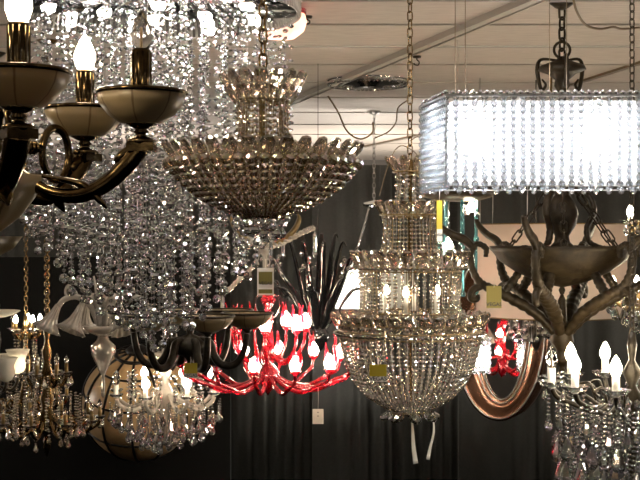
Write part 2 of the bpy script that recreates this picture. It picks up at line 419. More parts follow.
# ================================================================== 2 raindrop cascade
c = Ch('raindrop_crystal_chandelier', 'huge cascade of crystal bead strings hanging from a round mirrored plate', 'chandelier', 155, 350, 4.45)
zp = c.z(14)
c.part(MB().add(lathe([(0, zp), (c.r(141), zp), (c.r(143), zp+.008), (c.r(143), zp+.028), (0, zp+.03)], 64)), 'mirrored_plate', M['chrome'])
bd = MB()
for k in range(150):
    a = 2*PI*k/150; bd.add(tube([(c.r(144.5)*math.cos(a), c.r(144.5)*math.sin(a), zp-.004), (c.r(144.5)*math.cos(a), c.r(144.5)*math.sin(a), zp+.075)], .0075, 5))
c.part(bd, 'ribbed_glass_band', M['glassmilk'])
c.part(MB().add(lathe([(0, c.top-.05), (.11, c.top-.045), (.12, c.top-.002), (0, c.top)], 32)), 'ceiling_canopy', M['chrome'])
for a in (0, 2*PI/3, 4*PI/3): c.part(MB().add(tube([(.09*math.cos(a), .09*math.sin(a), c.top-.03), (.4*math.cos(a), .4*math.sin(a), zp+.03)], .002, 5)), 'suspension_wire', M['steel'])
for rr, n, o0 in ((105, 8, .35), (50, 4, .2)):
    for k in range(n):
        a = o0+2*PI*k/n
        c.part(MB().add(lathe([(0, zp-.016), (.022, zp-.014), (.026, zp+.001), (0, zp+.002)], 16), off=(c.r(rr)*math.cos(a), c.r(rr)*math.sin(a), 0)), 'spot_lamp', M['spot'])
NS = 170
rest = MB(); order = []
for i in range(NS):
    r = 139*math.sqrt((i+.5)/NS); a = i*2.399963
    order.append((r*math.sin(a), r, a))
order.sort()
def casc_end(r, a):
    e = np.interp(r, [0, 25, 50, 75, 100, 120, 140], [343, 336, 318, 292, 258, 236, 214])
    return e+random.uniform(-16, 9)
for i, (yy, r, a) in enumerate(order):
    e = casc_end(r, a); x, y = c.r(r)*math.cos(a), c.r(r)*math.sin(a)
    z1 = zp-random.uniform(.0, .03); z0 = c.z(e)
    mb = MB() if i < 100 else rest
    Q = np.arange(z0+.03, z1, .026)
    for k, z in enumerate(Q):
        if random.random() < (.06 if z < z0+.40 else .36): continue
        rr = random.choice((.0095, .0115, .0085))
        if z < z0+.34 and random.random() < .30: mb.add(BALL, rotz(random.random()*6), (x, y, z), random.choice((.0125, .0145))); continue
        mb.add(BEAD, aim((random.uniform(-.5, .5), random.uniform(-.5, .5), 1)) @ rotz(random.random()*6), (x, y, z), rr)
    mb.add(tube([(x, y, z0), (x, y, z1)], .0003, 3), slot=1)
    br = random.choice((.0165, .0185, .015))
    if i < 100:
        st = c.part(mb, 'crystal_string', [M['crystal'], M['steel']])
        c.part(MB().add(BALL, rotz(i), (x, y, z0), br), 'crystal_ball', M['crystal'], st)
    else: mb.add(BALL, rotz(i), (x, y, z0), br)
rs = c.part(rest, 'rear_crystal_strings', [M['crystal'], M['steel']]); rs['kind'] = 'stuff'

# ================================================================== 3 smoky crystal basket
c = Ch('crystal_basket_chandelier', 'smoky crystal basket chandelier with petal crown and wide bowl, unlit', 'chandelier', 263, 235, 3.5)
def petals(c, n, r0, y0, r1, y1, wd, mat, name='crystal_petal', ph=0., flat=.42):
    for k in range(n):
        a = 2*PI*(k+ph)/n; p0 = np.array(c.polar(r0, a, y0)); p1 = np.array(c.polar(r1, a, y1)); L = np.linalg.norm(p1-p0)
        m = aim(p1-p0, (math.cos(a), math.sin(a), .001)); wf = wd*c.s/(.66*L)
        # x axis of the petal lies along the ring, y through its thickness
        c.part(MB().add(LEAF, m, p0, (L*wf, L*wf*flat, L)), name, mat)
def strands(c, n, prof, rb, step, mat, name='crystal_string', ph=0., r1=None, tpl=BEAD):
    for k in range(n):
        a = 2*PI*(k+ph)/n
        mb = MB(); strand(mb, [c.polar(r, a, y) for r, y in prof], rb*c.s, step*c.s, .08, None if r1 is None else r1*c.s, tpl)
        c.part(mb, name, [M[mat], M['steel']])
c.chain(74, M['gold'], .044, .024, .0034)
c.lathe([(0, 74), (3, 75), (5, 80), (3, 86), (4, 95), (8, 99), (4, 104), (4, 130), (9, 138), (4, 146), (4, 200), (0, 202)], 'inner_stem', M['goldpaint'])
fr = MB()
for r, y in ((27, 101), (25, 139), (88, 163), (66, 193)): fr.add(ring(c.r(r), c.z(y), .004, 48))
for k in range(8):
    a = 2*PI*k/8
    fr.add(tube([c.polar(4, a, 139), c.polar(25, a, 139)], .003, 5)); fr.add(tube([c.polar(25, a, 139), c.polar(60, a, 155), c.polar(88, a, 163)], .003, 5)); fr.add(tube([c.polar(4, a, 101), c.polar(27, a, 101)], .003, 5))
    fr.add(tube([c.polar(25, a, 101), c.polar(24, a, 139)], .003, 5))
c.part(fr, 'wire_frame', M['goldpaint'])
petals(c, 16, 27, 102, 44, 72, 13, M['petal'])
petals(c, 16, 27, 106, 38, 86, 12, M['petal'], 'crystal_petal', .5)
strands(c, 22, [(27, 102), (25, 112), (25, 130), (27, 140)], 2.9, 5.2, 'crystalwarm')
petals(c, 34, 84, 166, 101, 143, 12, M['petal'])
petals(c, 34, 76, 160, 84, 147, 11, M['petal'], 'crystal_petal', .5)
strands(c, 26, [(27, 141), (50, 150), (84, 158)], 3.2, 6.2, 'crystalwarm', 'shoulder_string')
strands(c, 50, [(95, 164), (86, 174), (74, 187), (58, 199), (38, 209), (20, 216)], 5.7, 8.2, 'crystalwarm', 'bowl_string', 0, 3.2, BALL)
strands(c, 20, [(66, 170), (55, 182), (36, 195), (10, 204)], 4.2, 8.5, 'crystalwarm', 'inner_string')
for k in range(9):
    a = k*2.399; r = 5+15*math.sqrt(k/9)
    c.part(MB().add(tube([c.polar(r, a, 214), c.polar(r, a, 226+4*(k % 3))], .0008, 3), slot=1).add(BALL, None, c.polar(r, a, 226+4*(k % 3)), c.r(5)), 'crystal_ball', [M['crystal'], M['gold']])

# ================================================================== 7 tiered crystal chandelier
c = Ch('tiered_crystal_chandelier', 'tall tiered clear crystal chandelier with beaded bowl and white ribbons below', 'chandelier', 410, 422, 4.8)
c.chain(160, M['gold'], .04, .022, .003)
c.part(MB().add(tube(smoothpath([c.polar(0, 0, 141), (c.r(9), 0, c.z(137)), (c.r(20), 0, c.z(148)), (c.r(12), 0, c.z(158)), (c.r(2), 0, c.z(150)), (c.r(-10), 0, c.z(146)), (c.r(-20), 0, c.z(160)), (c.r(-31), -.02, c.z(196))], 6), .0022, 5)), 'cord', M['cord'])
c.lathe([(0, 158), (3, 160), (4, 172), (2, 180), (2, 400), (9, 410), (3, 416), (0, 418)], 'inner_stem', M['gold'])
fr = MB()
TR = ((17, 172), (12, 175), (12, 203), (30, 215), (24, 217), (28, 257), (53, 267), (50, 271), (50, 312), (72, 322), (71, 330), (67, 336), (18, 411))
for r, y in TR: fr.add(ring(c.r(r), c.z(y), .003, 48))
for k in range(8):
    a = 2*PI*k/8
    for r, y in ((12, 175), (30, 215), (53, 267), (72, 322)): fr.add(tube([c.polar(2, a, y), c.polar(r, a, y)], .0025, 5))
    fr.add(tube([c.polar(50, a, 267), c.polar(50, a, 315)], .002, 5)); fr.add(tube([c.polar(26, a, 217), c.polar(27, a, 258)], .002, 5))
for k in range(4):
    a = 2*PI*k/4+.4; fr.add(tube([c.polar(r, a, y) for r, y in TR[:-1]]+[c.polar(56, a, 380), c.polar(28, a, 405), c.polar(18, a, 411)], .0016, 4))
c.part(fr, 'wire_frame', M['goldpaint'])
petals(c, 10, 14, 174, 25, 156, 9, M['petal'])
strands(c, 10, [(13, 172), (12, 188), (14, 205)], 2.6, 4.2, 'crystaltier')
petals(c, 14, 26, 219, 35, 200, 10, M['petal'])
strands(c, 20, [(28, 214), (25, 222), (26, 240), (29, 258)], 2.2, 4.0, 'crystaltier')
petals(c, 26, 52, 270, 60, 250, 10, M['petal'])
strands(c, 24, [(30, 256), (42, 262), (54, 267)], 2.2, 4.4, 'crystaltier', 'shoulder_string')
strands(c, 42, [(51, 269), (49, 285), (49, 300), (50, 314)], 1.9, 3.5, 'crystaltier', 'drum_string')
strands(c, 24, [(51, 312), (62, 318), (73, 322)], 2.3, 4.6, 'crystaltier', 'shoulder_string')
petals(c, 34, 69, 333, 79, 312, 11, M['petal'])
for r, y, n in ((74, 333, 80), (56, 268, 60), (71, 326, 76)):
    mb = MB()
    for k in range(n): mb.add(BEAD, rotz(k), c.polar(r, 2*PI*k/n, y), c.r(3))
    mb.add(ring(c.r(r), c.z(y), .0012, 40, 3), slot=1)
    c.part(mb, 'bead_garland', [M['crystaltier'], M['gold']])
strands(c, 56, [(69, 334), (68, 346), (64, 362), (56, 380), (43, 395), (28, 405), (16, 411)], 2.9, 4.3, 'crystaltier', 'bowl_string', 0, 2.0)
petals(c, 8, 5, 410, 31, 418, 11, M['crystal'], 'finial_petal', .2, .6)
for (x0, x1, y1) in ((1, 5, 462), (22, 17, 458)):
    rp = [(c.r(x0), -.03, c.z(412)), (c.r(x0+1), -.034, c.z(430)), (c.r((x0+x1)/2), -.03, c.z(446)), (c.r(x1), -.036, c.z(y1))]
    c.part(MB().add(tube(smoothpath(rp, 4), [.003, .008, .011, .014], 8, flat=.12)), 'white_ribbon', M['ribbon'])
for k in range(6):
    a = 2*PI*(k+.30)/6
    sv = c.part(MB().add(tube([c.polar(30, a, 312), c.polar(30, a, 295)], .009, 10)), 'candle_sleeve', M['wax'])
    bulb(c, c.polar(30, a, 295), .04, k in (0, 2, 4), sv)
# ================================================================== 8 rectangular crystal shade
c = Ch('rectangular_crystal_pendant', 'glowing rectangular pendant of square crystal beads hanging on thin cables', 'pendant lamp', 545, 190, 3.87)
X0, X1 = (446-545)*c.s, 1.02; Y0, Y1 = 0., .33; CH = .05; ZT, ZB = c.z(95), c.z(187)
def per(t): return t
SQ = lathe([(0, -.5), (.75, -.42), (1, 0), (.75, .42), (0, .5)], 4, False)
spots = []
for i in range(44): spots.append((X0+(X1-X0)*i/43, Y0, 0))
for i in range(1, 12): spots.append((X0-CH*i/12, Y0+(Y1-Y0)*i/12, 1)); spots.append((X1+CH*i/12, Y0+(Y1-Y0)*i/12, 1))
for i in range(34): spots.append((X0-CH+(X1-X0+2*CH)*i/33, Y1, 0))
for x, y, sd in spots:
    mb = MB(); n = 14
    for k in range(n):
        z = ZB+.011+(ZT-ZB-.016)*k/(n-1)
        mb.add(BEAD, aim((0, 1, 0)) @ rotz(PI/8), (x, y, z), (.0118, .0118, .009) if not sd else (.0105, .0105, .009))
    mb.add(BALL, rotz(x*9), (x, y, ZB-.002), .0095)
    mb.add(tube([(x, y, ZB), (x, y, ZT)], .0009, 4), slot=1)
    c.part(mb, 'crystal_string', [M['crystalblue'], M['steel']])
fr = MB()
for z, w in ((ZT, .005), (ZB+.004, .002)):
    fr.add(tube([(X0, Y0, z), (X1, Y0, z), (X1+CH, Y1, z), (X0-CH, Y1, z)], w, 4, True))
for z in (ZT,):
    for x in (X0+.25, X1-.25): fr.add(box(x-.006, x+.006, Y0, Y1, z-.004, z+.004))
for x in (X0, X1):
    for y in (Y0, Y1): q = x+(0 if y == Y0 else math.copysign(CH, x)); fr.add(tube([(q, y, ZB), (q, y, ZT)], .002, 4))
c.part(fr, 'steel_frame', M['steel'])
tp = MB()
for i in range(62):
    x = X0+(X1-X0)*i/61
    for y in (Y0, Y1): tp.add(BALL, rotz(i), (x, y, ZT+.009), .0085)
for i in range(1, 15):
    for x in (X0-CH*i/15, X1+CH*i/15): tp.add(BALL, rotz(i), (x, Y0+(Y1-Y0)*i/15, ZT+.009), .0085)
tp.add(tube([(X0, Y0, ZT+.006), (X1, Y0, ZT+.006), (X1+CH, Y1, ZT+.006), (X0-CH, Y1, ZT+.006)], .002, 4, True)); c.part(tp, 'top_bead_row', M['crystal'])
g = .03
def shell(x0, x1, y0, y1, z0, z1):
    V = [(x, y, z) for z in (z0, z1) for x, y in ((x0, y0), (x1, y0), (x1+CH, y1), (x0-CH, y1))]
    return (np.array(V), [np.array([(i, (i+1) % 4, 4+(i+1) % 4, 4+i) for i in range(4)], int)], False)

c.part(MB().add(shell(X0+g, X1-g, Y0+g, Y1-g, ZB+.02, ZT-.015)), 'added_glow_liner', M['liner'])  # added liner that spreads an even white glow behind the beads
for px in (480, 607, 734):
    x = (px-545)*c.s
    br = c.part(MB().add(tube([(x, .165, ZT), (x, .165, ZT-.05)], .012, 10)).add(tube([(x, 0, ZT), (x, .33, ZT)], .003, 5)), 'lamp_holder', M['steel'])
    bulb(c, (x, .165, ZT-.17), .12, True, br, 1.0, 'litwhite')
for px, y in ((466, .02), (568, .02), (466, .31), (568, .31)):
    x = (px-545)*c.s
    c.part(MB().add(tube([(x, y, ZT), (x, y, c.top)], .0012, 4)), 'suspension_cable', M['cord'])

# ================================================================== 9 bronze scroll chandelier
c = Ch('bronze_scroll_chandelier', 'brown bronze chandelier with leafy scroll arms and a shallow dish', 'chandelier', 562, 376, 5.05)
c.chain(58, M['bronze'], .055, .03, .005)
c.part(MB().add(ring(c.r(8), 0, .006, 24, 6), aim((0, 1, 0)), (0, 0, c.z(50))), 'hanging_ring', M['bronze'])
c.lathe([(0, 56), (4, 57), (6, 60), (22, 66), (24, 70), (14, 74), (7, 80), (8, 86), (4, 92), (4, 180), (6, 184), (14, 188), (7, 194), (13, 203), (16, 213), (14, 225), (7, 236), (8, 242), (12, 246), (4, 250), (0, 252)], 'column', M['bronze'], 24)
for k in range(3):
    a = 2*PI*k/3+.5
    c.part(MB().add(tube(smoothpath([c.polar(5, a, 60), c.polar(22, a, 58), c.polar(26, a, 68), c.polar(22, a, 88), c.polar(17, a, 84), c.polar(21, a, 78)], 5), [.005, .007, .01, .008, .006, .004], 7)), 'crown_scroll', M['bronze'])
c.lathe([(0, 295), (2, 294), (3.5, 290), (2, 287), (7, 286), (24, 282), (46, 272), (62, 261), (69, 252), (72, 249), (72, 246), (66, 247), (58, 254), (40, 266), (20, 275), (0, 278)], 'dish', M['bronze'], 40)
c.lathe([(0, 376), (2, 375), (4, 371), (2, 367), (6, 364), (9, 360), (7, 354), (6, 350), (12, 342), (10, 330), (5, 320), (4, 300), (0, 292)], 'lower_column', M['bronze'])
def leafy(c, pts, rad, amp=.28, k=9):
    P = smoothpath(pts, k); n = len(P); R = np.interp(np.linspace(0, 1, n), np.linspace(0, 1, len(rad)), rad)
    R = .80*R*(1+amp*np.abs(np.sin(np.arange(n)*.9)))
    return tube(P, list(R), 9, flat=.75)
am = MB()
A = lambda lst: [(c.r(r), 0, c.z(y)) for r, y in lst]
R_ = lambda lst: [c.r(v) for v in lst]
am.add(leafy(c, A([(4, 346), (10, 330), (28, 312), (50, 299), (68, 290), (82, 283), (90, 270), (92, 254), (86, 244), (77, 248), (77, 257)]), R_([4.5, 6, 8, 8, 7, 6, 5, 4.5, 4, 4.5, 3])))
am.add(leafy(c, A([(60, 294), (52, 284), (44, 272), (42, 260), (48, 250), (57, 249), (60, 257), (54, 262)]), R_([5, 6, 5.5, 5, 4.5, 4.5, 5, 4])))
am.add(tube(smoothpath(A([(88, 250), (98, 240), (112, 234), (124, 226), (130, 218)]), 6), R_([3.5, 4.5, 4, 3.5, 2.5]), 8))
am.add(tube(smoothpath(A([(80, 285), (90, 290), (92, 298), (86, 299), (85, 294)]), 6), R_([4, 4, 3.5, 3, 2]), 8))
armme = am.mesh('arm', M['bronze'])
ang = [PI+.06+k*PI/3 for k in range(6)]
for a in ang: part('arm', armme, c.o, rz=a)
for k in range(6):
    a = ang[k]+.3
    n = 7; p0 = np.array(c.polar(62, a, 250)); p1 = np.array(c.polar(12, a, 186)); mb = MB(); dv = (p1-p0)/n
    for i in range(n): mb.add(link_tpl(np.linalg.norm(dv)*1.18, .026, .0036), aim(dv) @ rotz(PI/2*(i % 2)), p0+dv*(i+.5))
    c.part(mb, 'dish_chain', M['bronze'])
for k in range(3):
    a = 2*PI*k/3+1.9
    c.part(MB().add(leafy(c, [c.polar(10, a, 188), c.polar(26, a, 196), c.polar(31, a, 212), c.polar(24, a, 228), c.polar(27, a, 242), c.polar(40, a, 248)], R_([3, 4, 4.5, 4, 4, 3]), .2)), 'scroll_strap', M['bronze'])

# ================================================================== generic candle chandelier
def candelabra(name, label, px, base, d, arm_mat, R, n, tip, hub, lit, ph=0., sag=12, stem=None, top=None, candle=16, bulb_h=13, pan=9, drops=(), cw=3.2, wide=1., stem_mat=None, chain_mat='gold', chain_w=(.034, .02, .0026), group=None, extra=None, cmat='crystal', wax='wax', tier2=None, armw=2.2, pan_h=1.):
    c = Ch(name, label, 'chandelier', px, base, d, group)
    if top is not None: c.chain(top, M[chain_mat], *chain_w)
    if stem: c.lathe(stem, 'column', M[stem_mat or arm_mat], 18)
    for T in ([(R, n, tip, hub, lit, ph, sag)]+([tier2] if tier2 else [])):
        R1, n1, tip1, hub1, lit1, ph1, sag1 = T
        pts = [(c.r(2), 0, c.z(hub1)), (c.r(R1*.2), 0, c.z(hub1-4)), (c.r(R1*.42), 0, c.z(hub1+sag1*.4)), (c.r(R1*.68), 0, c.z(tip1+sag1)), (c.r(R1*.92), 0, c.z(tip1+sag1*.55)), (c.r(R1), 0, c.z(tip1+1))]
        ame = MB().add(tube(smoothpath(pts, 6), [c.r(armw*.8), c.r(armw), c.r(armw*1.1), c.r(armw), c.r(armw)], 8)).add(tube(smoothpath([(c.r(R1*.45), 0, c.z(tip1+sag1*.7)), (c.r(R1*.52), 0, c.z(tip1-2)), (c.r(R1*.66), 0, c.z(tip1+1)), (c.r(R1*.6), 0, c.z(tip1+6))], 5), c.r(armw*.6), 6)).mesh('arm', M[arm_mat])
        pme = MB().add(lathe([(0, 0), (c.r(2), 0), (c.r(pan*.7), c.r(1.2*pan_h)), (c.r(pan), c.r(3.6*pan_h)), (c.r(pan*.92), c.r(3.8*pan_h)), (c.r(pan*.6), c.r(2.2*pan_h)), (0, c.r(1.4))], 24, False, (12, .06))).mesh('drip_pan', M['crystal'])
        sme = MB().add(lathe([(0, 0), (c.r(cw), 0), (c.r(cw), c.r(candle)), (0, c.r(candle))], 12)).mesh('candle_sleeve', M[wax])
        for k in range(n1):
            a = ph1+2*PI*k/n1
            ar = part('arm', ame, c.o, rz=a)
            p = c.polar(R1, a, tip1)
            part('drip_pan', pme, c.o, p)
            sl = part('candle_sleeve', sme, c.o, p)
            bulb(c, (0, 0, c.r(candle)), c.r(bulb_h), lit1(k), sl, wide)
            for j in range(4 if d < 6.1 else 0):
                b = 2*PI*j/4+.4; q = np.array(p)+np.array((c.r(pan*.9)*math.cos(b), c.r(pan*.9)*math.sin(b), c.r(2)))
                c.part(MB().add(tube([q, q-np.array((0, 0, c.r(4)))], .0006, 3), slot=1).add(DROP, rotz(b), q-np.array((0, 0, c.r(3))), (c.r(10),)*3), 'crystal_drop', [M[cmat], M['gold']], ar)
    for (r, m, y0, y1, L, tpl, ph2, br) in drops:
        for j in range(m):
            a = ph2+2*PI*j/m; rr = r*random.uniform(.93, 1.05); yy = y1+random.uniform(-5, 5)
            mb = MB(); p0 = np.array(c.polar(rr, a, y0)); p1 = np.array(c.polar(rr, a, yy))
            strand(mb, [p0, p1], c.r(br), c.r(br*2.0), .15)
            mb.add(tpl, rotz(random.random()*3), p1, (c.r(L),)*3)
            c.part(mb, 'crystal_drop_string', [M[cmat], M['gold']])
    return c
# 10 candle and crystal chandelier at lower right
c = candelabra('candle_crystal_chandelier', 'candle chandelier with dark scroll arms and long crystal drops under a leafy bronze fixture', 632, 520, 4.4, 'bronzedark', 82, 12, 387, 405, lambda k: k not in (5, 6, 10), .09, 18,
    stem=[(0, 330), (3, 332), (5, 345), (3, 360), (10, 372), (4, 385), (12, 400), (5, 415), (8, 440), (3, 470), (6, 500), (0, 515)], top=330, candle=20, bulb_h=19, pan=14, cw=3.8, chain_mat='bronze', armw=2.6, pan_h=1.9,
    drops=[(76, 18, 400, 434, 25, DROP, .1, 2.2), (58, 16, 402, 452, 29, DROP, .3, 2.3), (68, 14, 404, 462, 27, DROP, .5, 2.3), (40, 12, 405, 470, 29, DROP, .2, 2.3), (24, 8, 410, 480, 28, DROP, .6, 2.3), (50, 12, 408, 424, 18, DROP, .9, 2.4), (82, 12, 398, 418, 17, DROP, .75, 2.1)])
# 17 small clear candle chandelier
c = candelabra('clear_glass_chandelier', 'small lit clear glass candle chandelier with teardrop fringe beside the ribbed globe', 165, 446, 6.75, 'glassmilk', 52, 8, 394, 398, lambda k: k not in (3, 4, 7), .55, 14,
    stem=[(0, 345), (3, 348), (5, 356), (3, 364), (7, 372), (3, 380), (9, 390), (11, 397), (5, 406), (3, 420), (0, 444)], top=345, candle=12, bulb_h=11, pan=7, cw=2.2, chain_mat='steel', wide=1.2,
    drops=[(56, 20, 402, 412, 11, DROP, .1, 1.2), (47, 18, 402, 420, 12, DROP, .2, 1.2), (38, 14, 402, 426, 13, DROP, .2, 1.2), (28, 12, 402, 431, 13, DROP, .3, 1.2), (18, 8, 402, 434, 13, DROP, .3, 1.2), (8, 5, 402, 437, 13, DROP, .3, 1.2), (36, 16, 372, 390, 8, DROP, 0, 2.0)])
c.lathe([(0, 358), (11, 354), (14, 352), (12, 356), (3, 360)], 'glass_bobeche', M['glassmilk'], 24)
# 11 chandelier at the far right
c = candelabra('glass_arm_candle_chandelier', 'candle chandelier with crystal pans cut by the photo edge beside the bronze dish', 652, 345, 5.7, 'goldpaint', 38, 6, 296, 300, lambda k: True, 2.75, 12,
    stem=[(0, 190), (3, 192), (6, 205), (3, 215), (8, 232), (4, 250), (10, 285), (6, 305), (3, 325), (0, 340)], top=190, candle=8, bulb_h=12, pan=9, cw=2.6, wide=1.0, chain_mat='bronze',
    drops=[(40, 14, 300, 304, 15, DROP, .3, 1.8), (28, 12, 300, 312, 16, DROP, .2, 1.8), (15, 8, 300, 320, 16, DROP, .2, 1.8)], tier2=(21, 5, 224, 236, lambda k: True, 2.9, 8))
# 18 brass chandelier at lower left
c = candelabra('brass_prism_chandelier', 'brass candle chandelier with two tiers and crystal prisms on a twisted brass chain', 47, 458, 6.0, 'gold', 52, 10, 421, 425, lambda k: False, .25, 12,
    stem=[(0, 318), (2, 320), (4, 330), (2, 340), (5, 352), (3, 362), (6, 375), (3, 385), (7, 398), (5, 408), (9, 420), (6, 430), (2, 438), (4, 447), (2, 452), (0, 458)], top=320, candle=13, bulb_h=8, pan=6, cw=1.8, chain_w=(.03, .024, .004), cmat='crystaltier', wax='goldpaint', armw=1.7,
    drops=[(44, 22, 414, 420, 9, PEND, .1, 1.4), (32, 16, 395, 418, 9, PEND, .2, 1.4), (24, 12, 428, 436, 9, DROP, .3, 1.4), (14, 8, 375, 392, 9, PEND, .3, 1.4)], tier2=(19, 6, 376, 380, lambda k: False, .2, 10))
# crystal chandelier with lit bulbs behind it
c = candelabra('gold_crystal_chandelier', 'dim gold and crystal chandelier with a thin chain behind the brass one', 26, 440, 6.9, 'gold', 40, 8, 400, 404, lambda k: False, .3, 10,
    stem=[(0, 314), (2, 316), (4, 330), (2, 345), (6, 362), (3, 380), (8, 400), (3, 420), (0, 438)], top=316, candle=10, bulb_h=8, pan=6, cw=1.8, cmat='crystaltier', wax='goldpaint', armw=1.6,
    drops=[(38, 18, 402, 416, 10, DROP, .1, 1.5), (28, 16, 402, 424, 10, DROP, .2, 1.5), (18, 12, 350, 398, 9, DROP, .2, 1.6), (10, 8, 330, 372, 9, DROP, .2, 1.6)], tier2=(14, 5, 332, 336, lambda k: k != 2, .4, 6))
# white tulip shades at the left edge
c = Ch('opal_tulip_chandelier', 'bronze chandelier with white opal glass tulip shades at the far edge', 'chandelier', -4, 400, 6.4)
c.chain(296, M['bronzedark'])
c.lathe([(0, 296), (3, 298), (4, 306), (2, 320), (5, 340), (3, 360), (6, 378), (3, 392), (0, 400)], 'column', M['bronzedark'])
c.lathe([(2, 318), (10, 317), (19, 314), (24, 311), (23, 310.5), (18, 313), (9, 316), (2, 316.5)], 'opal_dish', M['milk'], 30)
tul = MB().add(lathe([(c.r(2), 0), (c.r(6), c.r(2)), (c.r(9), c.r(8)), (c.r(8), c.r(16)), (c.r(12), c.r(24)), (c.r(11.4), c.r(24)), (c.r(7.4), c.r(16)), (c.r(8), c.r(8)), (c.r(2), c.r(2))], 24)).mesh('tulip_shade', M['milk'])
ame = MB().add(tube(smoothpath([(0, 0, c.z(385)), (c.r(8), 0, c.z(388)), (c.r(15), 0, c.z(390)), (c.r(20), 0, c.z(384)), (c.r(21), 0, c.z(378))], 5), c.r(1.6), 7)).mesh('arm', M['bronzedark'])
for k in range(6):
    a = k*PI/3+.2
    part('arm', ame, c.o, rz=a); t = part('tulip_shade', tul, c.o, c.polar(21, a, 380 if k % 2 else 374))
    bulb(c, (0, 0, c.r(6)), c.r(12), k in (0, 2), t)

# ================================================================== 6 small bronze chandelier with cream bowls
c = Ch('bronze_bowl_chandelier', 'small dark bronze chandelier with cream glass bowls in front of red glass arms', 'chandelier', 190, 366, 5.05)
c.chain(325, M['bronzedark'])
c.lathe([(0, 322), (3, 325), (4, 330), (3, 334), (10, 337), (17, 342), (18, 350), (14, 354), (6, 357), (3, 361), (4, 364), (0, 366)], 'hub', M['bronzedark'])
bme = MB().add(lathe([(c.r(10), c.r(-14)), (c.r(18), c.r(-11)), (c.r(23.5), c.r(-5)), (c.r(25.5), 0), (c.r(24.5), 0), (c.r(22), c.r(-5)), (c.r(16), c.r(-10)), (0, c.r(-12))], 32)).mesh('bowl', M['alabaster'])
rme = MB().add(ring(c.r(25.5), c.r(.3), c.r(1.1), 40)).mesh('bowl_rim', M['bronzedark'])
cme = MB().add(lathe([(0, c.r(-20)), (c.r(3), c.r(-19)), (c.r(4), c.r(-17)), (c.r(11), c.r(-14)), (0, c.r(-12.5))], 20)).mesh('bowl_cup', M['bronzedark'])
ame = MB().add(tube(smoothpath([(c.r(10), 0, c.z(340)), (c.r(20), 0, c.z(342)), (c.r(24), 0, c.z(354)), (c.r(32), 0, c.z(364)), (c.r(45), 0, c.z(364)), (c.r(54), 0, c.z(352)), (c.r(58), 0, c.z(333))], 6), [c.r(3.2), c.r(4.2), c.r(4.2), c.r(3.6), c.r(3.2)], 9)).mesh('arm', M['bronzedark'])
for k in range(6):
    a = -.12+2*PI*k/6
    part('arm', ame, c.o, rz=a); bo = part('bowl', bme, c.o, c.polar(58, a, 313)); part('bowl_rim', rme, bo); part('bowl_cup', cme, bo)
for k, (px, py) in enumerate(((192, 312), (171, 333))):
    c.part(MB().add(BALL, None, ((px-190)*c.s, -c.r(20 if k else 0), c.z(py)), (c.r(4), c.r(4), c.r(6))).add(tube([((px-190)*c.s, -c.r(20 if k else 0), c.z(py-6)), ((px-190)*c.s, -c.r(20 if k else 0), c.z(py+16))], .001, 4), slot=1), 'crystal_ball', [M['crystal'], M['bronzedark']])

# ================================================================== 5 red glass chandelier
c = Ch('red_glass_chandelier', 'red glass chandelier with looping arms and blazing candle bulbs', 'chandelier', 268, 396, 6.0)
c.chain(292, M['steel'])
c.lathe([(0, 288), (3, 290), (5, 296), (8, 300), (4, 306), (3, 310), (5, 318), (4.5, 330), (6, 345), (8, 356), (5, 364), (11, 372), (12, 378), (7, 386), (3, 391), (0, 396)], 'column', M['red'], 18, flute=(6, .08))
c.part(MB().add(tube(smoothpath([c.polar(3, 0, 296), c.polar(10, 0, 296), c.polar(12, 0, 306), c.polar(8, 0, 316), c.polar(3, 0, 318)], 5), c.r(.8), 6)).add(tube(smoothpath([c.polar(3, PI, 296), c.polar(10, PI, 296), c.polar(12, PI, 306), c.polar(8, PI, 316), c.polar(3, PI, 318)], 5), c.r(.8), 6)), 'clear_loop', M['clear'])
def redarm(R, tip, hub, low):
    mb = MB().add(tube(smoothpath([(c.r(5), 0, c.z(hub)), (c.r(R*.28), 0, c.z(low-4)), (c.r(R*.55), 0, c.z(low)), (c.r(R*.8), 0, c.z(low-8)), (c.r(R*.95), 0, c.z((low+tip)/2-2)), (c.r(R), 0, c.z(tip))], 7), [c.r(2.0), c.r(2.3), c.r(2.2), c.r(1.8), c.r(1.6)], 9))
    mb.add(lathe([(0, 0), (c.r(3), c.r(1)), (c.r(5.5), c.r(5)), (c.r(4.8), c.r(5)), (0, c.r(2))], 14, True, (6, .12)), None, (c.r(R), 0, c.z(tip+1)))
    return mb.mesh('arm', M['red'])
spk = MB().add(tube(smoothpath([(0, 0, 0), (c.r(2), 0, c.r(8)), (c.r(1.5), 0, c.r(18)), (c.r(3.), 0, c.r(24))], 5), [c.r(1.2), c.r(2.2), c.r(1.3), c.r(.3)], 7)).mesh('glass_spear', M['red'])
a1, a2 = redarm(86, 366, 374, 388), redarm(38, 332, 352, 362)
for (R, n, tip, me, ph, bh) in ((86, 14, 366, a1, .12, 14), (38, 7, 332, a2, .2, 15)):
    for k in range(n):
        a = ph+2*PI*k/n
        part('arm', me, c.o, rz=a); p = c.polar(R, a, tip-4)
        lit = math.cos(a) > -.35
        bulb(c, p, c.r(bh), lit, None, 1.3)
        for b in (.6, 3.0):
            q = (p[0]+c.r(3.6)*math.cos(a+b), p[1]+c.r(3.6)*math.sin(a+b), p[2]+c.r(.5))
            part('glass_spear', spk, c.o, q, rz=a+b)

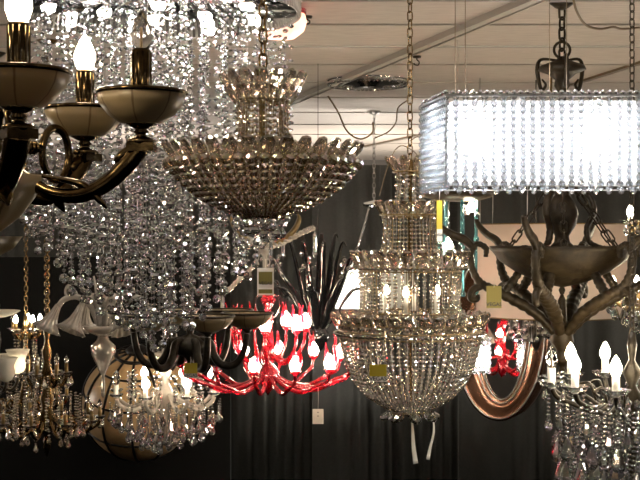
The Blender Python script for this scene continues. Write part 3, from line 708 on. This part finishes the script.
# ================================================================== 4 black leaf chandelier
c = Ch('black_frond_chandelier', 'black glossy glass chandelier with long fronds fanning upward behind red glass', 'chandelier', 318, 352, 6.8)
c.part(MB().add(tube([(0, 0, c.z(300)), (0, 0, c.top)], .002, 6)), 'rod', M['black'])
c.lathe([(0, 352), (4, 350), (9, 344), (12, 336), (8, 328), (4, 318), (3, 296), (0, 292)], 'hub', M['black'])
for k in range(18):
    a = 2*PI*k/18+.1*random.random(); R = random.choice((58, 66, 46)) if k % 2 else random.choice((26, 34)); ty = random.choice((246, 256, 268, 280)) if k % 2 else random.choice((232, 240))
    pts = [c.polar(5, a, 332), c.polar(R*.25, a, 318), c.polar(R*.5, a, 292), c.polar(R*.75, a, ty+18), c.polar(R*.92, a, ty+2), c.polar(R*1.05, a, ty+6)]
    mb = MB().add(tube(smoothpath(pts, 6), R_([0]) and [c.r(1.6), c.r(3.2), c.r(4.6), c.r(3.8), c.r(2.0), c.r(.4)], 8, flat=.35))
    c.part(mb, 'frond', M['black'])
for k in range(9):
    a = 2*PI*k/9+.3; q = c.polar(52+8*(k % 2), a, 262+6*(k % 3))
    bm = MB()
    for j in range(5): bm.add(BALL, None, (q[0]+random.uniform(-.03, .03), q[1]+random.uniform(-.03, .03), q[2]+.022*j-.04), .013)
    bm.add(tube([c.polar(30, a, 300), q], .003, 5), slot=1)
    c.part(bm, 'black_crystal_spray', [M['crystal'], M['black']])

# ================================================================== 13 white square pendant
c = Ch('white_square_pendant', 'pendant with white square shades on slim silver rods behind the tiered crystals, left shade blazing', 'pendant lamp', 374, 312, 9.3)
c.chain(202, M['steel'], .045, .02, .003)
c.part(MB().add(lathe(c.prof([(0, 200), (3, 201), (11, 203), (11, 206), (3, 208), (0, 208)]), 20)), 'top_ring', M['chrome'])
H = 15.5*c.s; OX = c.r(23.5)
def rectwall(x, y, z0, z1, t):
    mb = MB()
    mb.add(box(-x, x, -y, -y+t, z0, z1)).add(box(-x, x, y-t, y, z0, z1)).add(box(-x, -x+t, -y+t, y-t, z0, z1)).add(box(x-t, x, -y+t, y-t, z0, z1))
    return mb
for sg in (-1, 1):
    for dy in (-1, 1):
        c.part(MB().add(tube(smoothpath([(sg*c.r(4), dy*c.r(3), c.z(205)), (sg*c.r(12), dy*c.r(6), c.z(232)), (sg*c.r(20), dy*c.r(8), c.z(258)), (sg*c.r(27), dy*c.r(9), c.z(271)), (sg*c.r(38), dy*c.r(9), c.z(279)), (sg*c.r(42), dy*c.r(8), c.z(286)), (sg*c.r(38), dy*c.r(8), c.z(287))], 5), .011, 6)), 'rod', M['chrome'])
    sh = part('square_shade', rectwall(H, H, c.z(308), c.z(268), .006).mesh('square_shade', M['whiteshade']), c.o, (sg*OX, 0, 0))
    part('shade_trim', rectwall(H+.004, H+.004, c.z(270), c.z(267), .01).mesh('shade_trim', M['chrome']), sh)
    hd = part('lamp_holder', MB().add(tube([(-H, 0, c.z(272)), (H, 0, c.z(272))], .006, 6)).add(tube([(0, 0, c.z(272)), (0, 0, c.z(282))], .02, 8)).mesh('lamp_holder', M['chrome']), c.o, (sg*OX, 0, 0))
    bulb(c, (0, 0, c.z(301)), c.r(19), sg < 0, hd, 1.2, 'litstrong')

# ================================================================== 14 teal tube pendant
c = Ch('teal_glass_pendant', 'bronze plate pendant with teal glass tubes and bare lit bulbs', 'pendant lamp', 458, 300, 6.0)
c.part(MB().add(tube([(0, 0, c.z(190)), (0, 0, c.top)], .0015, 6)), 'rod', M['steel'])
c.lathe([(0, 202), (20, 201), (34, 197), (38, 191), (30, 189), (0, 187)], 'plate', M['bronze'], 30)
for k in range(7):
    a = 2*PI*k/7+.3; y1 = (236, 292, 250, 280, 262, 240, 288)[k]
    c.part(MB().add(tube([c.polar(20, a, 198), c.polar(20, a, y1)], c.r(1.5), 10)).add(BALL, None, c.polar(20, a, y1+3), c.r(3), smooth=True), 'glass_tube', M['teal'])
for (px, py, yd) in ((470, 207, -.05), (447, 244, -.06), (463, 262, .06)):
    x = (px-458)*c.s
    rd = c.part(MB().add(tube([(x, yd, c.z(198)), (x, yd, c.z(py-6))], .004, 6)).add(tube([(x, yd, c.z(py-12)), (x, yd, c.z(py-6))], .012, 8)), 'lamp_stem', M['chrome'])
    b_ = bulb(c, (x, yd, c.z(py+5)), c.r(11), True, rd, 1.4, 'lit')
    cl = MB()
    for j in range(10):
        t = 2*PI*j/10; cl.add(BALL, None, (x+.034*math.cos(t), yd+.034*math.sin(t), c.z(py+3)+.02*(j % 3-1)), .008)
    cl.add(ring(.034, c.z(py+3), .0012, 20, 3, (x, yd)), slot=1)
    c.part(cl, 'crystal_collar', [M['crystal'], M['steel']])

# ================================================================== twisted glass arm chandelier with gilt leaves
c = Ch('twisted_glass_chandelier', 'chandelier of twisted clear glass arms and gilded leaves under the smoky basket', 'chandelier', 265, 282, 5.55)
c.chain(236, M['steel'])
c.lathe([(0, 236), (4, 238), (6, 243), (3, 248), (5, 252), (2.5, 256), (2.5, 276), (0, 280)], 'stem', M['glassmilk'])
for k, (R, ty, a) in enumerate(((50, 228, .08), (40, 236, 2.2), (44, 288, 2.95), (46, 232, -1.4), (40, 240, 4.0), (46, 230, 1.2))):
    P = smoothpath([c.polar(3, a, 246), c.polar(R*.3, a, 244 if ty < 260 else 268), c.polar(R*.62, a, (ty+244)/2 if ty < 260 else 280), c.polar(R*.85, a, ty+2), c.polar(R, a, ty)], 8)
    mb = MB(); n = len(P); t = np.arange(n)*1.1
    for s_ in (0, PI): mb.add(tube(P+np.stack([0*t, .009*np.cos(t+s_), .009*np.sin(t+s_)], 1), c.r(1.5), 7))
    ar = c.part(mb, 'twisted_arm', M['glassmilk'])
    q = c.polar(R, a, ty); c.part(MB().add(tube([q, (q[0], q[1], q[2]-c.r(26))], .0012, 4), slot=1).add(PEND, None, (q[0], q[1], q[2]-c.r(4)), (c.r(14), c.r(14), c.r(26))), 'icicle_drop', [M['crystal'], M['steel']], ar)
for k, a in enumerate((.25, PI-.3, 1.7, -1.5)):
    P = [c.polar(3, a, 246), c.polar(16, a, 241), c.polar(29, a, 231), c.polar(35, a, 219), c.polar(32, a, 211)]
    c.part(MB().add(tube(smoothpath(P, 6), [c.r(1.5), c.r(5), c.r(6.5), c.r(5), c.r(.6)], 9, flat=.45)), 'gilded_leaf', M['goldpaint'])

# ================================================================== 15 clear blown glass chandelier
c = Ch('blown_glass_chandelier', 'frosted blown glass chandelier with drooping bell shades and a curled tendril', 'chandelier', 103, 398, 5.5)
c.part(MB().add(tube([(0, 0, c.z(290)), (0, 0, c.top)], .004, 6)), 'rod', M['steel'])
c.lathe([(0, 282), (3, 286), (4, 300), (4, 326), (0, 328)], 'stem', M['glassmilk'])
c.lathe([(2, 338), (10, 334), (18, 331), (21, 326), (19, 325), (8, 328), (0, 329)], 'glass_dish', M['glassmilk'], 28, flute=(12, .04))
c.lathe([(0, 398), (1.6, 396), (2.4, 384), (1.5, 376), (6, 366), (11, 354), (12, 346), (6, 340), (4, 334), (0, 333)], 'lower_vase', M['glassmilk'], 20, flute=(8, .06))
bell = MB().add(lathe([(c.r(3), 0), (c.r(4), -c.r(7)), (c.r(6), -c.r(15)), (c.r(10), -c.r(22)), (c.r(15), -c.r(27)), (c.r(14.2), -c.r(27)), (c.r(9), -c.r(21.5)), (c.r(5), -c.r(14)), (c.r(3), -c.r(6)), (0, -c.r(1))], 60, True, (12, .07)))
for k, (R, a) in enumerate(((42, PI+.05), (24, PI+.75), (42, .1), (30, -.9), (34, 1.3), (36, 2.2))):
    P = smoothpath([c.polar(4, a, 326), c.polar(R*.3, a, 306), c.polar(R*.6, a, 297), c.polar(R*.9, a, 299), c.polar(R*1.05, a, 306)], 6)
    ar = c.part(MB().add(tube(P, c.r(3.0), 9)), 'arm', M['glassmilk'])
    dv = np.array((math.cos(a)*.5, math.sin(a)*.5, -1.)); 
    c.part(MB().add((np.array(bell.v[0]), [x[0] for x in bell.f], True), aim(-dv), c.polar(R*1.05, a, 305)), 'bell_shade', M['glassmilk'], ar)
for k, (a, R) in enumerate(((PI-.1, 31), (.4, 24), (1.9, 22))):
    pts = [c.polar(3, a, 322), c.polar(8, a, 304), c.polar(15, a, 288)]+[(math.cos(a)*c.r(R+9*math.cos(t)*(1-t/14)), math.sin(a)*c.r(R+9*math.cos(t)*(1-t/14)), c.z(291-9*math.sin(t)*(1-t/14))) for t in np.linspace(1.2, 8.5, 12)] 
    pts = [c.polar(3, a, 322), c.polar(9, a, 306), c.polar(15, a, 294)]+[(math.cos(a)*c.r(R+(11-1.1*t)*math.cos(PI-t)*-1*-1), math.sin(a)*c.r(R+(11-1.1*t)*math.cos(PI-t)), c.z(293-(11-1.1*t)*math.sin(t))) for t in np.linspace(.5, 7.5, 14)]
    c.part(MB().add(tube(smoothpath(pts, 4), [c.r(1.8), c.r(1.5), c.r(1.2), c.r(.8)], 7)), 'tendril', M['glassmilk'])
for k in range(5):
    a = 2*PI*k/5+.3
    c.part(MB().add(tube(smoothpath([c.polar(4, a, 326), c.polar(6, a, 300), c.polar(10+k % 2*3, a, 276)], 5), [c.r(2.4), c.r(2.8), c.r(.5)], 8)), 'glass_spike', M['glassmilk'])

# ================================================================== 16 ribbed globe
c = Ch('ribbed_globe_pendant', 'large amber glass globe pendant wrapped in black iron ribs', 'pendant lamp', 140, 460, 7.7)
rg = c.r(57); cz = c.z(403)
c.part(MB().add(tube([(0, 0, cz+rg), (0, 0, c.top)], .006, 6)), 'rod', M['rib'])
c.part(MB().add(lathe([(rg*math.sin(t), cz-rg*math.cos(t)) if 0 < t < PI else (0, cz-rg*math.cos(t)) for t in np.linspace(0, PI, 28)], 48)), 'glass_globe', M['globe'])
tilt = np.array([[1, 0, 0], [0, math.cos(.35), -math.sin(.35)], [0, math.sin(.35), math.cos(.35)]])
mb = MB()
for k in range(12):
    a = 2*PI*k/12
    mb.add(tube([(rg*1.006*math.sin(t)*math.cos(a), rg*1.006*math.sin(t)*math.sin(a), rg*1.006*math.cos(t)) for t in np.linspace(.18, PI-.05, 26)], c.r(1.5), 5), tilt, (0, 0, cz))
for t in (.36, .72, 1.25, 1.9): mb.add(ring(rg*1.006*math.sin(t), rg*1.006*math.cos(t), c.r(1.3 if t > .4 else 2.2), 48, 5), tilt, (0, 0, cz))
c.part(mb, 'iron_ribs', M['rib'])
c.part(MB().add(lathe([(rg*.17, rg*.985), (rg*.2, rg*1.02), (rg*.15, rg*1.07), (rg*.06, rg*1.10), (0, rg*1.11)], 24), tilt, (0, 0, cz)), 'cap', M['rib'])
# ================================================================== drum shade
c = Ch('beige_drum_pendant', 'wide pale beige drum shade behind the bronze scroll chandelier', 'pendant lamp', 551, 318, 7.0)
c.part(MB().add(lathe(c.prof([(74, 316), (74, 224), (73.2, 224), (73.2, 316), (74, 316)]), 64)), 'drum_shade', M['beige'])
c.part(MB().add(ring(c.r(74), c.z(224.5), .004, 64)).add(ring(c.r(74), c.z(315.5), .004, 64)), 'shade_trim', M['goldpaint'])
hd = c.part(MB().add(tube([(0, 0, c.z(290)), (0, 0, c.top)], .008, 8)).add(tube([(-c.r(73), 0, c.z(226)), (c.r(73), 0, c.z(226))], .004, 6)).add(tube([(-.12, 0, c.z(262)), (.12, 0, c.z(262))], .006, 6)), 'rod', M['goldpaint'])
for dx in (-.12, .12): bulb(c, (dx, 0, c.z(262)), c.r(18), True, hd, 1.2)
# ================================================================== mirror with its stand
mx, my, mz = W(503, 330, 8.0)
ry = 88/F*8.0; rx = 40/F*8.0
root = bpy.data.objects.new('oval_mirror', None); COL.objects.link(root); root.location = (mx, my, mz); root.rotation_euler = (math.radians(-5.0), 0, math.radians(-22.6))
tagit(root, 'tall oval mirror in a deep copper frame reflecting red candle lights', 'mirror')
def oval(prof, n=72):
    V = []; k = len(prof)
    for i in range(n):
        a = 2*PI*i/n
        for (o, y) in prof: V.append(((rx+o)*math.cos(a), y, (ry+o)*math.sin(a)))
    q = [(i*k+j, i*k+(j+1) % k, ((i+1) % n)*k+(j+1) % k, ((i+1) % n)*k+j) for i in range(n) for j in range(k)]
    return (np.array(V), [np.array(q, int)], True)
sx = 1.15
def scl(t): V, f, s_ = t; V = V.copy(); V[:, 0] *= sx; return (V, f, s_)
mk(MB().add(scl(oval([(-.02, -.09), (0, -.10), (.012, -.085), (.0, .03), (-.14, .03), (-.135, -.005), (-.105, -.028), (-.085, -.016), (-.06, -.03)]))), 'frame', M['copper'], root)
for o_, y_ in ((-.128, -.012), (-.102, -.032), (-.004, -.102)):
    n = 64; mk(MB().add(tube([(sx*(rx+o_)*math.cos(2*PI*i/n), y_, (ry+o_)*math.sin(2*PI*i/n)) for i in range(n)], .005, 6, True)), 'frame_bead', M['steel'], root)
n = 64
V = [(sx*(rx-.12)*math.cos(2*PI*i/n), y, (ry-.12)*math.sin(2*PI*i/n)) for y in (.005, .015) for i in range(n)]
mk(MB().add((np.array(V), [np.array([list(range(n))], int), np.array([list(range(n, 2*n))[::-1]], int), np.array([(i, n+i, n+(i+1) % n, (i+1) % n) for i in range(n)], int)], False)), 'mirror_glass', M['mirror'], root)
mk(MB().add(scl(oval([(-.10, .035), (.004, .032), (-.004, .20), (-.05, .26), (-.15, .26)]))), 'deep_back', M['walnut'], root)  # dark brown also paints in the shade on the frame's right side
for dx in (-.12, .12): mk(MB().add(tube([(dx, .12, ry*.8), (dx, .12, CEIL-mz)], .003, 5)), 'hanging_wire', M['steel'], root)
# lattice lamp and beads added in place of bright reflections on the mirror frame
c = Ch('reflection_lattice_pendant', 'added glowing crystal lattice lamp standing in for a reflection on the copper mirror frame', 'pendant lamp', 480, 374, 7.4)
c.part(MB().add(tube([(0, 0, c.z(338)), (0, 0, c.top)], .003, 5)), 'rod', M['steel'])
for k in range(14):
    a = 2*PI*k/14; mb = MB()
    for j in range(8): mb.add(BEAD, aim((math.cos(a), math.sin(a), 0)), c.polar(10, a, 339+4.6*j), c.r(2.3))
    mb.add(tube([c.polar(10, a, 337), c.polar(10, a, 373)], .0015, 4), slot=1)
    c.part(mb, 'crystal_string', [M['crystal'], M['steel']])
hd = c.part(MB().add(lathe(c.prof([(0, 339), (10, 338), (10, 336), (0, 335)]), 20)).add(tube([(0, 0, c.z(338)), (0, 0, c.z(346))], .008, 8)), 'cap', M['chrome'])
bulb(c, (0, 0, c.z(366)), c.r(20), True, hd, 1.2, 'litwhite')
cr = MB()
for j in range(12): cr.add(BALL, rotz(j), (-c.r(4)+c.r(2)*(j % 2), -c.r(2), c.z(333-3.2*j)), c.r(2.3))
cr.add(tube([(-c.r(3), -c.r(2), c.z(335)), (-c.r(3), -c.r(2), c.z(292))], .001, 4), slot=1)
c.part(cr, 'reflection_bead_string', [M['crystal'], M['steel']])  # beads added for a column of reflected glints
# crystal ball cluster under the drum shade
c = Ch('crystal_ball_chandelier', 'cluster of clear faceted balls around a dark vase stem below the drum shade', 'chandelier', 536, 352, 7.5)
c.part(MB().add(tube([(0, 0, c.z(312)), (0, 0, c.top)], .004, 6)), 'rod', M['bronzedark'])
c.lathe([(0, 352), (3, 348), (7, 338), (8, 330), (4, 322), (2, 316), (2, 308), (0, 306)], 'vase_stem', M['bronzedark'])
for k in range(48):
    a = k*2.399; r = 30*math.sqrt((k+.5)/48); y = 322+random.uniform(-4, 18)
    c.part(MB().add(BALL, rotz(k), c.polar(r, a, y), c.r(random.choice((3.4, 4.2, 2.6)))).add(tube([c.polar(r, a, 312), c.polar(r, a, y)], .001, 3), slot=1), 'crystal_ball', [M['crystal'], M['steel']])
c.part(MB().add(ring(c.r(28), c.z(312), .004)).add(ring(c.r(15), c.z(312), .004)).add(tube([(-c.r(28), 0, c.z(312)), (c.r(28), 0, c.z(312))], .004, 5)), 'ring_frame', M['steel'])

# ================================================================== on the ceiling
c = Ch('pink_flush_ceiling_light', 'glowing pinkish glass flush light on the ceiling behind the cascade plate', 'ceiling light', 281, 40, 5.12)
c.part(MB().add(lathe([(0, c.z(40)), (c.r(14), c.z(38)), (c.r(23), c.z(31)), (c.r(26), c.z(22)), (c.r(24), c.z(14)), (c.r(23), c.z(14)), (c.r(24.6), c.z(22)), (c.r(21), c.z(30)), (0, c.z(38.5))], 36)), 'glass_shade', M['pink'])
hd = c.part(MB().add(lathe([(0, c.z(16)), (c.r(25), c.z(15)), (c.r(26), c.z(10)), (0, c.top)], 30)), 'base_plate', M['red'], label='red base ring')
for dx in (-.04, .04): bulb(c, (dx, 0, c.z(30)), c.r(13), True, hd, 1.2)
c = Ch('flush_mirror_ceiling_light', 'flat chrome flush light with crystal trim on the ceiling beside the gold chain', 'ceiling light', 368, 100, 7.5)
c.part(MB().add(lathe([(0, c.top-.05), (c.r(14), c.top-.05), (c.r(16), c.top-.035), (c.r(30), c.top-.03), (c.r(33), c.top-.016), (c.r(40), c.top-.012), (c.r(42), c.top), (0, c.top)], 48)), 'chrome_plate', M['chrome'])
mb = MB()
for k in range(60): mb.add(BALL, rotz(k), c.polar(39, 2*PI*k/60, 0)[:2]+(c.top-.026,), .013)
mb.add(ring(c.r(39), c.top-.016, .004, 40, 4), slot=1); c.part(mb, 'crystal_trim', [M['crystal'], M['steel']])
# hooks
def hook(px, py, drop, label, g='ceiling hooks'):
    p = onceil(px, py)
    root = bpy.data.objects.new('ceiling_hook', None); COL.objects.link(root); root.location = (p[0], p[1], CEIL-drop); tagit(root, label, 'hook', g)
    mk(MB().add(lathe([(0, drop-.012), (.022, drop-.011), (.025, drop), (0, drop)], 16)), 'base_plate', M['bronzedark'], root)
    mk(MB().add(tube(smoothpath([(0, 0, drop-.005), (0, 0, drop*.6), (.012, 0, drop*.35), (.006, 0, 0), (-.014, 0, .004), (-.016, 0, drop*.25)], 5), .004, 6)), 'hook', M['bronzedark'], root)
hook(307, 16, .035, 'small dark hook on the ceiling above the crystal petal crown')
hook(417, 56, .05, 'small dark ring hook on the ceiling just past the gold chain')
def cordthing(name, pts, r, label, mat='cord'):
    o = mk(MB().add(tube(smoothpath(pts, 6), r, 6)), name, M[mat]); return tagit(o, label, 'cord', 'ceiling cords')
cordthing('hanging_cable', [W(328, 96, 7.6), W(338, 112, 7.6), W(347, 131, 7.6), W(360, 139, 7.6), W(372, 133, 7.6), W(373, 122, 7.6)], .006, 'thin cord sagging from the chrome flush light to a silver chain')
cordthing('hanging_cable', [W(375, 138, 8.4), W(388, 132, 8.4), W(396, 122, 8.4), W(398, 108, 8.4), W(408, 100, 8.5)], .005, 'thin cord looping from the silver chain up to the gold chain')
cordthing('hanging_cable', [W(572, -6, 4.87), W(577, 12, 5.0), W(586, 25, 5.2), W(600, 29, 5.3), W(613, 27, 5.4), W(622, 29, 5.5), W(640, 27.5, 5.6)], .0055, 'brown cord drooping across the ceiling beside the bronze hook')

# ================================================================== price tags
def text_tpl(txt, size):
    cu = bpy.data.curves.new('lettering', 'FONT'); cu.body = txt; cu.size = size*1.15; cu.align_x = 'CENTER'; cu.align_y = 'CENTER'; cu.extrude = .0002; cu.offset = size*.02
    ob = bpy.data.objects.new('lettering', cu); COL.objects.link(ob)
    dg = bpy.context.evaluated_depsgraph_get(); me = ob.evaluated_get(dg).to_mesh()
    V = np.array([v.co[:] for v in me.vertices]); by = {}
    for p in me.polygons: by.setdefault(len(p.vertices), []).append(list(p.vertices))
    FF = [np.array(v, int) for v in by.values()]
    ob.to_mesh_clear(); bpy.data.objects.remove(ob); bpy.data.curves.remove(cu)
    V = V[:, [0, 2, 1]]*np.array((1, -1, 1))      # stand it up, facing -y
    return (V, FF, False)
def tag(px, py, d, w, h, label, style, rz=0., up=8):
    """hanging tag, centre at px, py"""
    s = d/F; root = bpy.data.objects.new('hanging_price_tag', None); COL.objects.link(root)
    root.location = W(px, py+h/2, d); root.rotation_euler = (0, 0, rz); tagit(root, label, 'price tag', 'price tags')
    w *= s; h *= s; t = .0012
    base = {'white': 'card', 'yellow': 'yellow', 'brown': 'olive', 'plain': 'card'}[style]
    mk(MB().add(box(-w/2, w/2, 0, t, 0, h)), 'card', M[base], root)
    if style == 'white':
        mk(MB().add(box(-w*.42, w*.42, -.0006, 0, h*.36, h*.86)), 'printed_panel', M['olive'], root)
        mk(MB().add(box(-w*.42, w*.42, -.0006, 0, h*.06, h*.21)), 'printed_strip', M['olive'], root)
        mk(MB().add(box(-w*.42, w*.42, -.0008, 0, h*.27, h*.40)), 'grey_band', M['greyprint'], root)
        mk(MB().add(text_tpl('VEGAS', h*.14), None, (0, -.0012, h*.43)), 'lettering', M['ink'], root)
    elif style == 'plain':
        mk(MB().add(box(-w*.05, w*.05, -.0006, 0, h*.5, h*.56)).add(box(-w*.05, w*.05, -.0006, 0, h*.74, h*.8)), 'print_marks', M['ink'], root)
    else:
        mk(MB().add(box(-w*.5, w*.5, -.0005, 0, 0, h*.30)), 'grey_band', M['greyprint'] if style == 'yellow' else M['olive'], root)
        mk(MB().add(text_tpl('VEGAS', w*.30), None, (0, -.001, h*.16)), 'lettering', M['ink'], root)
    mk(MB().add(tube([(0, .0006, h*.93), (.002, .0006, h+up*s*.5), (0, .0006, h+up*s)], .0009, 5)), 'string', M['string'], root)
tag(265.5, 281.5, 5.4, 16.5, 27, 'white framed price tag below the gilded leaf chandelier', 'white', 0, 9)
tag(378, 373, 4.42, 17, 17, 'yellow price tag on the beaded bowl of the tiered chandelier', 'yellow', 0, 6)
tag(190.5, 370.5, 4.82, 13.5, 15, 'yellow square price tag hanging under the small bronze hub', 'yellow', 0, 6)
tag(494, 297, 4.95, 15, 22, 'brownish price tag hanging from a bronze scroll arm', 'brown', 0, 9)
tag(439.5, 221, 4.15, 11, 41, 'narrow yellow price tag on a white string below the rectangular crystal shade', 'yellow', .95, 18)
tag(318, 416.5, 5.9, 11, 15, 'plain white price tag dangling below the red glass arms', 'plain', 0, 24)

# ================================================================== light
def lamp(x, y, z, e, col=(1, .84, .64), r=.06):
    l = bpy.data.lights.new('unseen_lamp', 'POINT'); l.energy = e; l.color = col; l.shadow_soft_size = r
    o = bpy.data.objects.new('unseen_lamp', l); COL.objects.link(o); o.location = (x, y, z+CZ-1.75); return o
# unseen lamps added around the camera for crystal sparkle, then showroom lamps past the curtains
rl = random.Random(11)
for k in range(44):
    if k < 26: x, y, z = rl.uniform(-3.6, 3.6), rl.uniform(-3.4, -.5), rl.uniform(1.2, 2.55)
    else:
        x = rl.choice((-1, 1))*rl.uniform(2.6, 4.6); y = rl.uniform(0, 9); z = rl.uniform(1.3, 2.5)
        if abs(x) < .34*y+.5: x = math.copysign(.34*y+.7, x)
    lamp(x, y, z, 1.25, (1, .88, .72) if k % 3 else (1, .96, .92), rl.uniform(.04, .1))
for x, y, z, e in ((-1.9, 11.4, 1.9, 39), (.4, 11.4, 1.9, 51), (1.4, 12.8, 1.9, 39), (2.8, 11.4, 1.9, 39), (-.6, 13.2, 1.9, 39)):
    lamp(x, y, z, e, (1, .9, .78))
for x in (-4.4, 4.4): lamp(x, 8.2, .9, 50, (1, .9, .78), .1)  # unseen low lamps added to brighten the foot of the curtains
w = bpy.data.worlds.new('dim_showroom'); S.world = w; w.use_nodes = True
w.node_tree.nodes['Background'].inputs['Color'].default_value = (.9, .8, .7, 1); w.node_tree.nodes['Background'].inputs['Strength'].default_value = .02

cam = bpy.data.cameras.new('camera'); co = bpy.data.objects.new('camera', cam); COL.objects.link(co)
co.location = (0, 0, CZ); co.rotation_euler = (PI/2, 0, 0)
cam.sensor_fit = 'HORIZONTAL'; cam.sensor_width = 36; cam.lens = F/640*36; cam.clip_start = .05
S.camera = co
v = S.view_settings; v.view_transform = 'Standard'; v.look = 'None'; v.gamma = 1; v.use_curve_mapping = False; v.exposure = .85
cy = S.cycles
cy.max_bounces = 14; cy.transmission_bounces = 12; cy.transparent_max_bounces = 16; cy.glossy_bounces = 6; cy.diffuse_bounces = 3
cy.sample_clamp_indirect = 12; cy.blur_glossy = .3
